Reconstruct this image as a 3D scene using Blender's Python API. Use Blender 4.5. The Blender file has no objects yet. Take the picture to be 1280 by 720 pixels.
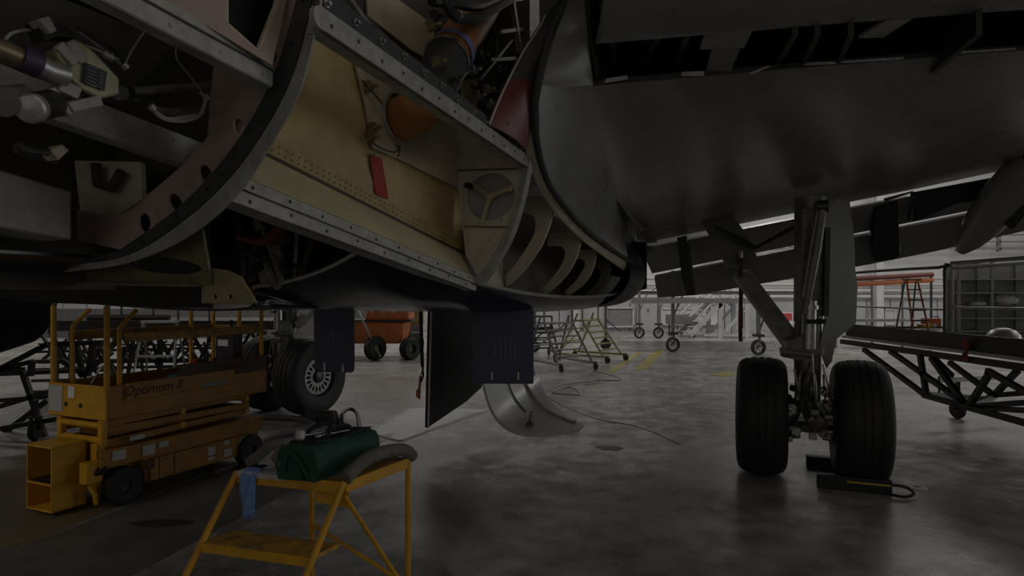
import bpy, bmesh, math, random
from mathutils import Vector as V, Matrix
random.seed(7)
C = bpy.context.scene.collection
SC = bpy.context.scene
F, HZ, CH = 800.0, 368.0, 1.84          # focal length in px, horizon row, camera height
PI = math.pi
# ---------- survey helpers: photo sight line -> point in the hangar ----------
def P(px, py, d): return V(((px-640)/F*d, d, CH-(py-HZ)/F*d))
def G(px, py, z=0.0):
    d = (CH-z)*F/(py-HZ); return P(px, py, d)
S0 = V((-0.15, 8.2, 0)); SD = V((.906, -.423, 0)); TD = V((.423, .906, 0))   # airliner axes: span, aft
def AF(s, t, z): return S0+SD*s+TD*t+V((0, 0, z))
def aS(px, py, s):
    rx = (px-640)/F; return P(px, py, (s-3.605)/(.906*rx-.423))
def aT(px, py, t):
    rx = (px-640)/F; return P(px, py, (t+7.366)/(.423*rx+.906))
def cr(pts, n=6, closed=False):
    pts = [V(p) for p in pts]; out = []; N = len(pts)
    for i in range(N if closed else N-1):
        if closed: a, b, c, d = pts[i-1], pts[i], pts[(i+1) % N], pts[(i+2) % N]
        else: a, b, c, d = pts[max(i-1, 0)], pts[i], pts[i+1], pts[min(i+2, N-1)]
        for k in range(n):
            t = k/n
            out.append(.5*((2*b)+(c-a)*t+(2*a-5*b+4*c-d)*t*t+(3*b-a-3*c+d)*t**3))
    if not closed: out.append(pts[-1])
    return out
# ---------- materials ----------
MATS = {}
def mat(name, col, rough=.55, metal=0., var=.25, scale=6., bump=.0, spec=.5, col2=None, detail=5):
    m = bpy.data.materials.new(name); m.use_nodes = True
    nt = m.node_tree; n = nt.nodes; b = n['Principled BSDF']
    tc = n.new('ShaderNodeTexCoord'); ns = n.new('ShaderNodeTexNoise')
    ns.inputs['Scale'].default_value = scale; ns.inputs['Detail'].default_value = detail; ns.inputs['Roughness'].default_value = .65
    nt.links.new(tc.outputs['Object'], ns.inputs['Vector'])
    rp = n.new('ShaderNodeValToRGB'); rp.color_ramp.elements[0].position = .36; rp.color_ramp.elements[1].position = .64
    c2 = col2 or tuple(c*(1-var) for c in col)
    rp.color_ramp.elements[0].color = (*c2, 1); rp.color_ramp.elements[1].color = (*col, 1)
    nt.links.new(ns.outputs['Fac'], rp.inputs['Fac']); nt.links.new(rp.outputs['Color'], b.inputs['Base Color'])
    mr = n.new('ShaderNodeMapRange'); mr.inputs['To Min'].default_value = max(rough-.12, .03); mr.inputs['To Max'].default_value = min(rough+.12, 1)
    nt.links.new(ns.outputs['Fac'], mr.inputs['Value']); nt.links.new(mr.outputs['Result'], b.inputs['Roughness'])
    b.inputs['Metallic'].default_value = metal; b.inputs['Specular IOR Level'].default_value = spec
    if bump:
        bp = n.new('ShaderNodeBump'); bp.inputs['Strength'].default_value = bump; bp.inputs['Distance'].default_value = .01
        nt.links.new(ns.outputs['Fac'], bp.inputs['Height']); nt.links.new(bp.outputs['Normal'], b.inputs['Normal'])
    MATS[name] = m; return m
M = MATS
mat('wing_paint', (.265, .265, .245), .28, 0, .2, 1.3, col2=(.205, .205, .188))
mat('fairing_grey', (.40, .40, .37), .5, 0, .35, 9)
mat('beam_grey', (.42, .41, .37), .5, 0, .35, 14)
mat('dark_paint', (.05, .05, .048), .5, 0, .3, 6)
mat('navy_gloss', (.012, .014, .028), .2, 0, .3, 2.5, bump=.05, spec=.35)
mat('navy_door', (.052, .055, .11), .45, 0, .25, 5)
mat('black_skin', (.012, .012, .013), .45, 0, .3, 5, spec=.2)
mat('seal_black', (.06, .06, .063), .7, 0, .4, 20)
mat('gold_panel', (.55, .40, .17), .5, 0, .3, 3.5, col2=(.40, .30, .12))
mat('cream_panel', (.66, .58, .36), .5, 0, .25, 3, col2=(.52, .47, .27))
mat('pale_panel', (.55, .47, .33), .5, 0, .25, 5)
mat('white_bulkhead', (.62, .56, .45), .5, 0, .2, 6)
mat('disc_grey', (.42, .41, .40), .5, 0, .2, 9)
mat('rib_beige', (.62, .55, .42), .55, 0, .25, 7)
mat('wall_beige', (.17, .14, .10), .65, 0, .4, 5)
mat('pink_primer', (.44, .31, .27), .6, 0, .35, 9, col2=(.32, .25, .21))
mat('gold_strip', (.52, .39, .14), .5, 0, .35, 14)
mat('wall_olive', (.30, .25, .14), .6, 0, .4, 8)
mat('olive_primer', (.22, .18, .08), .6, 0, .4, 8, col2=(.13, .115, .07))
mat('bay_dark', (.075, .07, .06), .7, 0, .5, 5)  # dark tone carries the shade inside the bays
mat('bay_void', (.03, .028, .025), .8, 0, .5, 5)  # near-black tone stands in for unlit depth
mat('duct_orange', (.48, .21, .06), .5, 0, .35, 10, bump=.15, col2=(.34, .14, .04))
mat('band_blue', (.24, .25, .50), .5)
mat('red_paint', (.17, .032, .024), .45, 0, .25, 3)
mat('red_tag', (.45, .05, .03), .7, 0, .25, 10)
mat('steel', (.42, .42, .42), .35, .85, .3, 20)
mat('alu', (.52, .51, .49), .4, .6, .3, 20)
mat('dark_steel', (.09, .09, .09), .42, .6, .4, 18)
mat('strut_grey', (.22, .22, .21), .4, .2, .4, 12)
mat('strut_steel', (.27, .265, .26), .38, .5, .4, 14)
mat('bronze', (.33, .27, .16), .4, .6, .35, 25)
mat('valve_yellow', (.42, .38, .24), .45, .3, .3, 20)
mat('purple', (.10, .06, .12), .5, .3)
mat('rubber', (.022, .022, .022), .62, 0, .35, 14, bump=.1)
mat('hose_black', (.02, .02, .02), .45)
mat('wire_white', (.4, .39, .36), .6)
mat('gear_door', (.20, .20, .195), .45, 0, .2, 3)
mat('door_white', (.80, .80, .82), .35, 0, .22, 4, col2=(.62, .62, .64))
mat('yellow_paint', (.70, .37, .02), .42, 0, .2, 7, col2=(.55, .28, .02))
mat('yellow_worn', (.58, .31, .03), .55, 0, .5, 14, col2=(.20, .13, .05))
mat('lift_yellow_shaded', (.42, .21, .02), .5, 0, .4, 7, col2=(.27, .13, .018))  # worn lift yellow, with the shade of its side put into the colour
mat('decal_red', (.07, .012, .01), .6); mat('decal_white', (.55, .55, .54), .6, 0, .15, 40); mat('decal_green', (.25, .35, .28), .6)
mat('plastic_dark', (.045, .045, .052), .5)
mat('green_canvas', (.016, .068, .048), .75, 0, .35, 12, bump=.35)
mat('green_dark', (.010, .022, .018), .8, 0, .35, 12)
mat('foam_grey', (.18, .17, .15), .85, 0, .3, 16, bump=.3)
mat('blue_cloth', (.20, .34, .72), .75, 0, .35, 22, bump=.3)
mat('paper_white', (.85, .85, .88), .7, 0, .15, 12)
mat('teal', (.04, .26, .24), .7)
mat('orange_paint', (.62, .15, .03), .5, 0, .25, 6)
mat('orange_far', (.60, .17, .05), .5)
mat('far_white', (.60, .60, .60), .5, 0, .2, 3)
mat('far_grey', (.24, .24, .25), .5, 0, .25, 5)
mat('far_dark', (.035, .035, .035), .5, 0, .3, 5)
mat('ladder_green', (.30, .29, .10), .5, 0, .3, 8)
mat('dock_black', (.022, .021, .02), .5, 0, .35, 8)
mat('rack_steel', (.44, .45, .45), .5, .3, .25, 5)
mat('red_sign', (.5, .05, .06), .5); mat('yellow_box', (.6, .42, .05), .5)
mat('sheen_white', (.58, .58, .60), .45, 0, .25, 5, bump=.5)
mat('wood_brown', (.10, .05, .025), .6, 0, .3, 7)
def floor_mat():
    m = mat('concrete', (.44, .425, .42), .3, 0, .3, .9, col2=(.20, .192, .18), detail=9)
    nt = m.node_tree; n = nt.nodes; b = n['Principled BSDF']
    tc = n['Texture Coordinate']; base = b.inputs['Base Color'].links[0].from_socket
    n2 = n.new('ShaderNodeTexNoise'); n2.inputs['Scale'].default_value = 3.6; n2.inputs['Detail'].default_value = 8; n2.inputs['Roughness'].default_value = .7
    nt.links.new(tc.outputs['Object'], n2.inputs['Vector'])
    r2 = n.new('ShaderNodeValToRGB'); r2.color_ramp.elements[0].position = .34; r2.color_ramp.elements[0].color = (.55, .53, .50, 1)
    r2.color_ramp.elements[1].position = .62; r2.color_ramp.elements[1].color = (1, 1, 1, 1)
    nt.links.new(n2.outputs['Fac'], r2.inputs['Fac'])
    mx = n.new('ShaderNodeMix'); mx.data_type = 'RGBA'; mx.blend_type = 'MULTIPLY'; mx.inputs[0].default_value = 1
    nt.links.new(base, mx.inputs[6]); nt.links.new(r2.outputs['Color'], mx.inputs[7]); nt.links.new(mx.outputs[2], b.inputs['Base Color'])
    n3 = n.new('ShaderNodeTexNoise'); n3.inputs['Scale'].default_value = 2.3; n3.inputs['Detail'].default_value = 12; n3.inputs['Roughness'].default_value = .8; n3.inputs['Distortion'].default_value = .8
    nt.links.new(tc.outputs['Object'], n3.inputs['Vector'])
    r3 = n.new('ShaderNodeValToRGB'); r3.color_ramp.elements[0].position = .56; r3.color_ramp.elements[0].color = (0, 0, 0, 1)
    r3.color_ramp.elements[1].position = .72; r3.color_ramp.elements[1].color = (.26, .255, .25, 1)
    nt.links.new(n3.outputs['Fac'], r3.inputs['Fac'])
    m3 = n.new('ShaderNodeMix'); m3.data_type = 'RGBA'; m3.blend_type = 'ADD'; m3.inputs[0].default_value = 1
    nt.links.new(mx.outputs[2], m3.inputs[6]); nt.links.new(r3.outputs['Color'], m3.inputs[7]); nt.links.new(m3.outputs[2], b.inputs['Base Color'])
    mr = n.new('ShaderNodeMapRange'); mr.inputs['From Min'].default_value = .3; mr.inputs['From Max'].default_value = .7
    mr.inputs['To Min'].default_value = .45; mr.inputs['To Max'].default_value = .17
    nt.links.new(n2.outputs['Fac'], mr.inputs['Value']); nt.links.new(mr.outputs['Result'], b.inputs['Roughness'])
floor_mat()
mat('concrete_dark', (.17, .165, .155), .5, 0, .4, 2.2, col2=(.10, .098, .09), detail=9)
mat('floor_brown', (.20, .15, .085), .5, 0, .4, 1.6, col2=(.12, .10, .07), detail=9)
mat('stain', (.05, .048, .045), .4, 0, .4, 5)
mat('line_yellow', (.42, .34, .05), .5, 0, .4, 3, col2=(.32, .29, .14))
mat('wall_clad', (.42, .42, .43), .6, 0, .12, .6); mat('wall_upper', (.62, .61, .61), .6, 0, .1, .5)
mat('wall_pipe', (.55, .54, .52), .5, 0, .1, 2); mat('wall_dark', (.12, .12, .12), .6)
# ---------- mesh builder (world coordinates; build() links ONE mesh object) ----------
WL = {}
class MB:
    def __init__(s, X=None): s.b = bmesh.new(); s.X = X
    def q(s, p):
        p = V(p); return s.X @ p if s.X else p
    def face(s, pts):
        try: s.b.faces.new([s.b.verts.new(s.q(p)) for p in pts])
        except ValueError: pass
        return s
    def hexa(s, a, b):                       # two loops of equal length joined into a solid
        va = [s.b.verts.new(s.q(p)) for p in a]; vb = [s.b.verts.new(s.q(p)) for p in b]; n = len(a)
        for i in range(n): s.b.faces.new([va[i], va[(i+1) % n], vb[(i+1) % n], vb[i]])
        s.b.faces.new(va[::-1]); s.b.faces.new(vb); return s
    def prism(s, pts, vec): return s.hexa(pts, [V(p)+V(vec) for p in pts])
    def box(s, c, sz, x=(1, 0, 0), y=(0, 1, 0)):
        c = V(c); x = V(x).normalized(); y = V(y).normalized(); z = x.cross(y)
        a = [c+x*sx*sz[0]/2+y*sy*sz[1]/2-z*sz[2]/2 for sx, sy in ((-1, -1), (1, -1), (1, 1), (-1, 1))]
        return s.prism(a, z*sz[2])
    def bar(s, p, q, w, h=None, up=(0, 0, 1)):
        h = h or w; p = V(p); q = V(q); z = (q-p); L = z.length
        if L < 1e-6: return s
        z = z/L; x = z.cross(V(up))
        if x.length < .05: x = z.cross(V((0, 1, 0)))
        x.normalize(); y = x.cross(z)
        a = [p+x*sx*w/2+y*sy*h/2 for sx, sy in ((-1, -1), (1, -1), (1, 1), (-1, 1))]
        return s.prism(a, q-p)
    def tube(s, pts, r, seg=10, cap=True):
        pts = [V(p) for p in pts]; n = len(pts); R = r if isinstance(r, (list, tuple)) else [r]*n
        ring = []; prev = None
        for i, p in enumerate(pts):
            t = (pts[min(i+1, n-1)]-pts[max(i-1, 0)])
            t = t.normalized() if t.length > 1e-9 else V((0, 0, 1))
            if prev is None:
                x = t.cross(V((0, 0, 1)))
                if x.length < .05: x = t.cross(V((0, 1, 0)))
            else: x = prev-t*prev.dot(t)
            x.normalize(); prev = x; y = t.cross(x)
            ring.append([s.b.verts.new(s.q(p+(x*math.cos(2*PI*k/seg)+y*math.sin(2*PI*k/seg))*R[i])) for k in range(seg)])
        for a, b in zip(ring, ring[1:]):
            for k in range(seg): s.b.faces.new([a[k], a[(k+1) % seg], b[(k+1) % seg], b[k]])
        if cap: s.b.faces.new(ring[0][::-1]); s.b.faces.new(ring[-1])
        return s
    def cyl(s, p, q, r, r2=None, seg=16): return s.tube([p, q], [r, r if r2 is None else r2], seg)
    def lathe(s, prof, o, ax, seg=32, closed=False, zmin=None):
        o = V(o); ax = V(ax).normalized(); x = ax.cross(V((0, 0, 1)))
        if x.length < .05: x = V((1, 0, 0))
        x.normalize(); y = ax.cross(x); rings = []
        for r, h in prof:
            row = []
            for k in range(seg):
                p = o+ax*h+(x*math.cos(2*PI*k/seg)+y*math.sin(2*PI*k/seg))*max(r, 1e-4)
                if zmin is not None and p.z < zmin: p.z = zmin
                row.append(s.b.verts.new(s.q(p)))
            rings.append(row)
        pr = list(zip(rings, rings[1:]))
        if closed: pr.append((rings[-1], rings[0]))
        for a, b in pr:
            for k in range(seg): s.b.faces.new([a[k], a[(k+1) % seg], b[(k+1) % seg], b[k]])
        return s
    def grid(s, rows, th=None):              # sheet of point rows; th = thickness vector -> closed solid
        n, m = len(rows), len(rows[0])
        A = [[s.b.verts.new(s.q(p)) for p in r] for r in rows]
        for i in range(n-1):
            for j in range(m-1): s.b.faces.new([A[i][j], A[i][j+1], A[i+1][j+1], A[i+1][j]])
        if th is not None:
            B = [[s.b.verts.new(s.q(V(p)+V(th))) for p in r] for r in rows]
            for i in range(n-1):
                for j in range(m-1): s.b.faces.new([B[i][j], B[i+1][j], B[i+1][j+1], B[i][j+1]])
            ed = [(0, j) for j in range(m)]+[(i, m-1) for i in range(1, n)]+[(n-1, j) for j in range(m-2, -1, -1)]+[(i, 0) for i in range(n-2, 0, -1)]
            for k in range(len(ed)):
                (a, b), (c, d) = ed[k], ed[(k+1) % len(ed)]
                s.b.faces.new([A[a][b], B[a][b], B[c][d], A[c][d]])
        return s
    def ball(s, c, r, sub=1, sc=(1, 1, 1)):
        mm = Matrix.Translation(s.q(c)) @ Matrix.Diagonal((*sc, 1))
        bmesh.ops.create_icosphere(s.b, subdivisions=sub, radius=r, matrix=mm); return s
    def curve(s, cu, Mx):
        ob = bpy.data.objects.new('tmp', cu); me = ob.to_mesh(); me.transform(s.X @ Mx if s.X else Mx); s.b.from_mesh(me)
        ob.to_mesh_clear(); bpy.data.objects.remove(ob); bpy.data.curves.remove(cu); return s
    def plate(s, outer, holes, th):          # flat plate with real cut-outs; th = signed thickness
        o = V(outer[0]); nrm = V((0, 0, 0)); n = len(outer)
        for i in range(n): nrm += (V(outer[i])-o).cross(V(outer[(i+1) % n])-o)
        nrm.normalize(); x = (V(outer[1])-o).normalized(); y = nrm.cross(x)
        cu = bpy.data.curves.new('tmp', 'CURVE'); cu.dimensions = '2D'; cu.fill_mode = 'BOTH'; cu.extrude = abs(th)/2
        for lp in [outer]+list(holes):
            sp = cu.splines.new('POLY'); sp.points.add(len(lp)-1); sp.use_cyclic_u = True
            for k, p in enumerate(lp):
                d = V(p)-o; sp.points[k].co = (d.dot(x), d.dot(y), 0, 1)
        c = o+nrm*th/2
        return s.curve(cu, Matrix(((x.x, y.x, nrm.x, c.x), (x.y, y.y, nrm.y, c.y), (x.z, y.z, nrm.z, c.z), (0, 0, 0, 1))))
    def text(s, body, o, xd, yd, size, ext=.002, shear=0.):
        cu = bpy.data.curves.new('tmp', 'FONT'); cu.body = body; cu.size = size; cu.extrude = ext; cu.shear = shear; cu.resolution_u = 3
        x = V(xd).normalized(); y = V(yd).normalized(); z = x.cross(y); o = V(o)
        return s.curve(cu, Matrix(((x.x, y.x, z.x, o.x), (x.y, y.y, z.y, o.y), (x.z, y.z, z.z, o.z), (0, 0, 0, 1))))
    def rivets(s, p, q, n, r, nrm=None):
        p = V(p); q = V(q)
        for k in range(n): s.ball(p.lerp(q, (k+.5)/n), r, 1)
        return s
    def build(s, name, m, parent=None, bevel=0, smooth=35, weld=False):
        b = s.b
        if weld: bmesh.ops.remove_doubles(b, verts=b.verts, dist=1e-5)
        bmesh.ops.recalc_face_normals(b, faces=b.faces)
        lo = V((min(v.co.x for v in b.verts), min(v.co.y for v in b.verts), min(v.co.z for v in b.verts)))
        hi = V((max(v.co.x for v in b.verts), max(v.co.y for v in b.verts), max(v.co.z for v in b.verts)))
        c = (lo+hi)/2
        if parent is None: c.z = lo.z
        bmesh.ops.translate(b, verts=b.verts, vec=-c)
        me = bpy.data.meshes.new(name); b.to_mesh(me); b.free()
        me.materials.append(M[m] if isinstance(m, str) else m)
        for p in me.polygons: p.use_smooth = True
        me.set_sharp_from_angle(angle=math.radians(smooth))
        o = bpy.data.objects.new(name, me); C.objects.link(o); WL[o] = c
        if parent: o.parent = parent; o.location = c-WL[parent]
        else: o.location = c
        if bevel:
            bv = o.modifiers.new('bevel', 'BEVEL'); bv.width = bevel; bv.segments = 2; bv.limit_method = 'ANGLE'; bv.angle_limit = math.radians(50)
        return o
def tag(o, label, cat, group=None, kind=None):
    if label: o['label'] = label
    if cat: o['category'] = cat
    if group: o['group'] = group
    if kind: o['kind'] = kind
    return o
def thing(name, loc, label, cat, group=None):
    o = bpy.data.objects.new(name, None); C.objects.link(o); o.empty_display_size = .1
    o.location = V(loc); WL[o] = V(loc); return tag(o, label, cat, group)
def structure(name, mb, m, label=None, **k):
    o = mb.build(name, m, **k); o['kind'] = 'structure'
    if label: o['label'] = label
    return o
def copy_tree(o, parent=None):
    c = o.copy(); C.objects.link(c)
    if parent: c.parent = parent
    for ch in list(o.children): copy_tree(ch, c)
    return c
def circ(c, u, v, a, b, n=24): return [V(c)+V(u)*a*math.cos(2*PI*k/n)+V(v)*b*math.sin(2*PI*k/n) for k in range(n)]
UP = V((0, 0, 1))
# ================= SETTING =================
structure('floor', MB().box((0, 8, -.1), (64, 52, .2)), 'concrete', 'worn glossy grey hangar floor')
structure('wall_back', MB().box((0, 33.15, 6), (64, .3, 12)), 'wall_upper', 'grey far hangar wall')
structure('wall_front', MB().box((0, -17.15, 6), (64, .3, 12)), 'wall_upper')
structure('wall_left', MB().box((-31.15, 8, 6), (.3, 50, 12)), 'wall_upper')
structure('wall_right', MB().box((31.15, 8, 6), (.3, 50, 12)), 'wall_upper')
structure('ceiling', MB().box((0, 8, 12.1), (64, 52, .2)), 'wall_upper')
YB = 31.9
mb = MB()                                   # lower cladding of the far wall, ribbed sheets with joints
x = -30.
while x < 30:
    w = 1.2; mb.box((x+w/2, YB+.7, .8), (w-.05, .2, 1.6)); x += w
structure('trim_1', mb, 'wall_clad', 'low ribbed grey cladding along the far wall')
mb = MB()
for z in (1.72, 2.02, 2.34, 2.66): mb.tube([(-30, YB+.5, z), (30, YB+.5, z)], .085, 8)
structure('trim_2', mb, 'wall_pipe', 'pale horizontal pipes along the far wall')
mb = MB()
for z in (4.15, 4.5, 4.85):
    mb.box((0, YB+.4, z), (60, .1, .07))
for k in range(30): mb.box((-30+k*2.1, YB+.45, 4.5), (.12, .2, 1.0))
structure('trim_3', mb, 'far_grey', 'bracketed upper rails along the far wall')
for i, xx in enumerate((18.45, 3.2, -6.0)):
    structure('trim_%d' % (4+i), MB().box((xx, YB+.3, 4), (.35, .3, 8)), 'far_white', 'pale column of the far wall')
# white cupboard doors / windows on the far wall
for i, (x0, x1, y0, y1) in enumerate(((760, 794, 385, 409), (858, 905, 386, 406), (830, 855, 386, 406), (1095, 1112, 387, 406), (1113, 1126, 387, 406))):
    a = P(x0, y1, YB); b = P(x1, y0, YB); mb = MB()
    mb.box(((a.x+b.x)/2, YB+.55, (a.z+b.z)/2), (b.x-a.x, .06, b.z-a.z))
    w = structure('window_%d' % (i+1), mb, 'far_grey' if i == 0 else 'far_white', 'pale panel low on the far wall')
    f = MB()
    for zz in (a.z, b.z): f.box(((a.x+b.x)/2, YB+.5, zz), (b.x-a.x+.1, .08, .08))
    for xx in (a.x, b.x): f.box((xx, YB+.5, (a.z+b.z)/2), (.08, .08, b.z-a.z))
    f.build('window_frame', 'far_white', w)
a = P(802, 420, YB); b = P(820, 372, YB)
d = structure('door_1', MB().box(((a.x+b.x)/2, YB+.5, 1.05), (1.0, .12, 2.1)), 'wall_clad', 'grey door in the far wall', bevel=.02)
MB().box((b.x-.3, YB+.42, 1.05), (.05, .1, .15)).build('door_handle', 'steel', d)
# far left dark bank of low partition wall
structure('trim_7', MB().box((-14.5, 27, .62), (17, .2, 1.24)), 'wall_dark', 'dark low partition far behind the left docks')
# floor plates (trench covers)
def quadplate(name, px, z, m, label, th=.006):
    structure(name, MB().prism([G(*p)+V((0, 0, .0005)) for p in px][::-1], (0, 0, z)), m, label)
quadplate('trim_8', [(-60, 716), (410, 540), (500, 540), (165, 720), (110, 760), (-80, 800)], .004, 'concrete_dark', 'dark flush trench cover band in the floor')
quadplate('trim_9', [(-300, 640), (60, 560), (330, 545), (395, 541), (-62, 714)], .003, 'floor_brown', 'brown stained floor strip under the yellow lift')
mb = MB()
for p, q, w in (((762, 466), (800, 440), .16), ((800, 462), (826, 437), .28), ((900, 470), (915, 466), .5)):
    a, b = G(*p), G(*q); mb.bar(a+V((0, 0, .002)), b+V((0, 0, .002)), w, .003)
structure('trim_10', mb, 'line_yellow', 'worn yellow floor lines')
def blot(name, c, rx, ry, m, label, z=.003, n=22):
    c = G(*c); pts = [c+V((math.cos(2*PI*k/n)*rx*random.uniform(.7, 1.15), math.sin(2*PI*k/n)*ry*random.uniform(.7, 1.15), .0004)) for k in range(n)]
    structure(name, MB().prism(pts, (0, 0, z)), m, label)
blot('trim_11', (762, 560), .16, .14, 'stain', 'dark oil blot on the floor')
blot('trim_12', (205, 655), .26, .10, 'stain', 'dark oil stain on the floor left of the steps', z=.0055)
t = thing('floor_drain', G(1146, 609), 'small round pale drain cover set in the floor beside the chocked tyre', 'drain')
MB().lathe([(.03, 0), (.03, .006), (.085, .006), (.09, 0)], G(1146, 609), UP, 20).build('ring', 'far_white', t)
MB().lathe([(0, .001), (.03, .004)], G(1146, 609), UP, 16).build('cover', 'dark_steel', t)
# ================= LIGHT =================
w = bpy.data.worlds.new('world'); SC.world = w; w.use_nodes = True
w.node_tree.nodes['Background'].inputs[0].default_value = (.75, .85, 1, 1); w.node_tree.nodes['Background'].inputs[1].default_value = .02
def lamp(loc, size, e, col=(1, .97, .92), rot=(0, 0, 0)):
    L = bpy.data.lights.new('ceiling_or_fill_lamp', 'AREA'); L.shape = 'RECTANGLE'; L.size, L.size_y = size; L.energy = e; L.color = col
    o = bpy.data.objects.new('ceiling_or_fill_lamp', L); o.location = loc; o.rotation_euler = rot; C.objects.link(o); return o
for xx in (-18, -6, 6, 18):
    lamp((xx, 24, 11.8), (7, 4), 520)
lamp((21, 12, 11.8), (5, 8), 420); lamp((-21, 12, 11.8), (5, 8), 200)
lamp((7, -7, 11.8), (6, 6), 95, (1, .93, .82)); lamp((-6, -16.8, 4.0), (22, 7), 115, (1, .96, .9), (PI/2, 0, 0))  # the upright one behind the camera is an added soft front fill
lamp((-14, -5, 11.8), (8, 6), 400, (1, .94, .85)); lamp((19, 2, 11.8), (5, 5), 150, (1, .95, .88))
# added cool fill on the right wall, no door is built there
lamp((30.5, 11, 4.3), (8, 20), 620, (.95, .98, 1), (0, PI/2, 0))
# ================= CAMERA =================
cam = bpy.data.cameras.new('camera'); cam.sensor_width = 36; cam.lens = 36*F/1280; cam.shift_y = 8/1280; cam.clip_start = .05
co = bpy.data.objects.new('camera', cam); co.location = (0, 0, CH); co.rotation_euler = (PI/2, 0, 0); C.objects.link(co); SC.camera = co
SC.view_settings.view_transform = 'Standard'; SC.view_settings.look = 'None'; SC.view_settings.gamma = 1; SC.view_settings.exposure = 0
SC.view_settings.use_curve_mapping = False
SC.cycles.use_denoising = True
SC.cycles.max_bounces = 8; SC.cycles.diffuse_bounces = 5
# ================= AIRLINER =================
AC = thing('airliner', AF(0, 0, 0), 'grey airliner on its wheels with belly panels removed', 'airplane')
T1, T2 = -5.75, -3.87
def pT(pts, t): return [aT(x, y, t) for x, y in pts]
def pS(pts, s): return [aS(x, y, s) for x, y in pts]
# --- front fairing frame (curved, holed web, seal strip, outer flange) ---
I = [(352, -30), (344, 0), (322, 75), (285, 140), (235, 200), (190, 240), (150, 268), (100, 268), (95, 262)]
Mi = [(377, -30), (370, 0), (347, 80), (313, 150), (266, 215), (212, 268), (150, 312), (80, 326), (-40, 336)]
O1 = [(395, -30), (389, 0), (367, 85), (335, 152), (287, 220), (231, 273), (160, 318), (85, 331), (-40, 341)]
O2 = [(406, -30), (400, 5), (376, 108), (338, 180), (297, 242), (240, 292), (168, 326), (90, 339), (-40, 348)]
def band(mb, a, b, t, th, n=6):
    A = cr([V((x, y, 0)) for x, y in a], n); B = cr([V((x, y, 0)) for x, y in b], n)
    mb.grid([[aT(p.x, p.y, t) for p in A], [aT(p.x, p.y, t) for p in B]], TD*th); return mb
ws = cr([V((x, y, 0)) for x, y in I[:7]]+[V((96, 262, 0))], 5); we = cr([V((x, y, 0)) for x, y in Mi[:7]], 5)[::-1]
outl = [aT(p.x, p.y, T1) for p in ws+[V((96, 300, 0))]+we]
holes = []
for cx, cy, a, b, r in ((258, 218, 7.5, 13, .45), (220, 253, 7, 12, .5), (181, 278, 7, 12, .1), (300, 160, 7, 13, .4)):
    holes.append([aT(cx+a*math.cos(k*PI/8)*math.cos(r)-b*math.sin(k*PI/8)*math.sin(r)*-1, cy+b*math.sin(k*PI/8)*math.cos(r)-a*math.cos(k*PI/8)*math.sin(r), T1) for k in range(16)])
fr = MB().plate(outl, holes, -.006)
A = cr([V((x, y, 0)) for x, y in I[:7]], 5)
fr.grid([[aT(p.x, p.y, T1) for p in A], [aT(p.x, p.y, T1)+TD*.06 for p in A]], (0, 0, .004))
frame = fr.build('fairing_frame', 'pink_primer', AC)
band(MB(), Mi, O1, T1-.012, .03).build('seal_strip', 'seal_black', frame)
mb = MB(); band(mb, O1, O2, T1-.004, .008)
B = cr([V((x, y, 0)) for x, y in O2], 6)
for k in range(3, len(B)-8, 3):
    p = aT((B[k].x*.55+cr([V((x, y, 0)) for x, y in O1], 6)[k].x*.45), (B[k].y*.55+cr([V((x, y, 0)) for x, y in O1], 6)[k].y*.45), T1-.004)
    mb.cyl(p, p-TD*.006, .0065, .005, 8)
mb.build('outer_flange', 'fairing_grey', frame)
mb = MB()
A = cr([V((x, y, 0)) for x, y in Mi], 6); B = cr([V((x, y, 0)) for x, y in O1], 6)
for k in range(2, 42, 4):
    p = aT((A[k].x+B[k].x)/2, (A[k].y+B[k].y)/2, T1-.012); mb.cyl(p, p-TD*.008, .007, .006, 8)
mb.build('bolt', 'dark_steel', frame).__setitem__('kind', 'stuff')
# --- longerons between the two frames ---
def longeron(name, a, b, w, dp, m, ext=0, nb=0, hole=True, par=AC):
    a, b = V(a), V(b); z = (b-a).normalized(); up = (UP-z*UP.dot(z)).normalized(); out = z.cross(up)
    if out.dot(SD) < 0: out = -out
    mb = MB(); n = 10
    end = [a+up*w/2*math.cos(k*PI/n)-z*w/2*math.sin(k*PI/n) for k in range(n+1)]
    mb.prism(end+[b-up*w/2, b+up*w/2], -out*dp)
    a2 = a+z*.015; mb.prism([a2-up*w/2, b-up*w/2, b-up*w/2-out*dp*3.5, a2-up*w/2-out*dp*3.5], up*.004)
    o = mb.build(name, m, par)
    if nb:
        bm_ = MB()
        for k in range(nb):
            p = a.lerp(b, (k+.35)/nb)+up*w*.08*(1 if k % 2 else -1); bm_.cyl(p, p+out*.002, .0075, .0075, 10)
        bm_.build('fastener_row', 'seal_black', o)['kind'] = 'stuff'
    return o, up, out, z
uA, uB = aT(402, 22, T1-.02), aT(662, 203, T2)
UL, uup, uout, uz = longeron('upper_longeron', uA, uB, .074, .02, 'beam_grey', nb=13)
lA, lB = aT(298, 226, T1+.02), aT(598, 352, T2)
LL, lup, lout, lz = longeron('lower_longeron', lA, lB, .042, .03, 'beam_grey', nb=10)
lA2, lB2 = lA-lup*.05-lout*.012, lB-lup*.035-lout*.012
LL2, *_ = longeron('lower_longeron', lA2, lB2, .05, .03, 'fairing_grey', nb=9)
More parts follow.
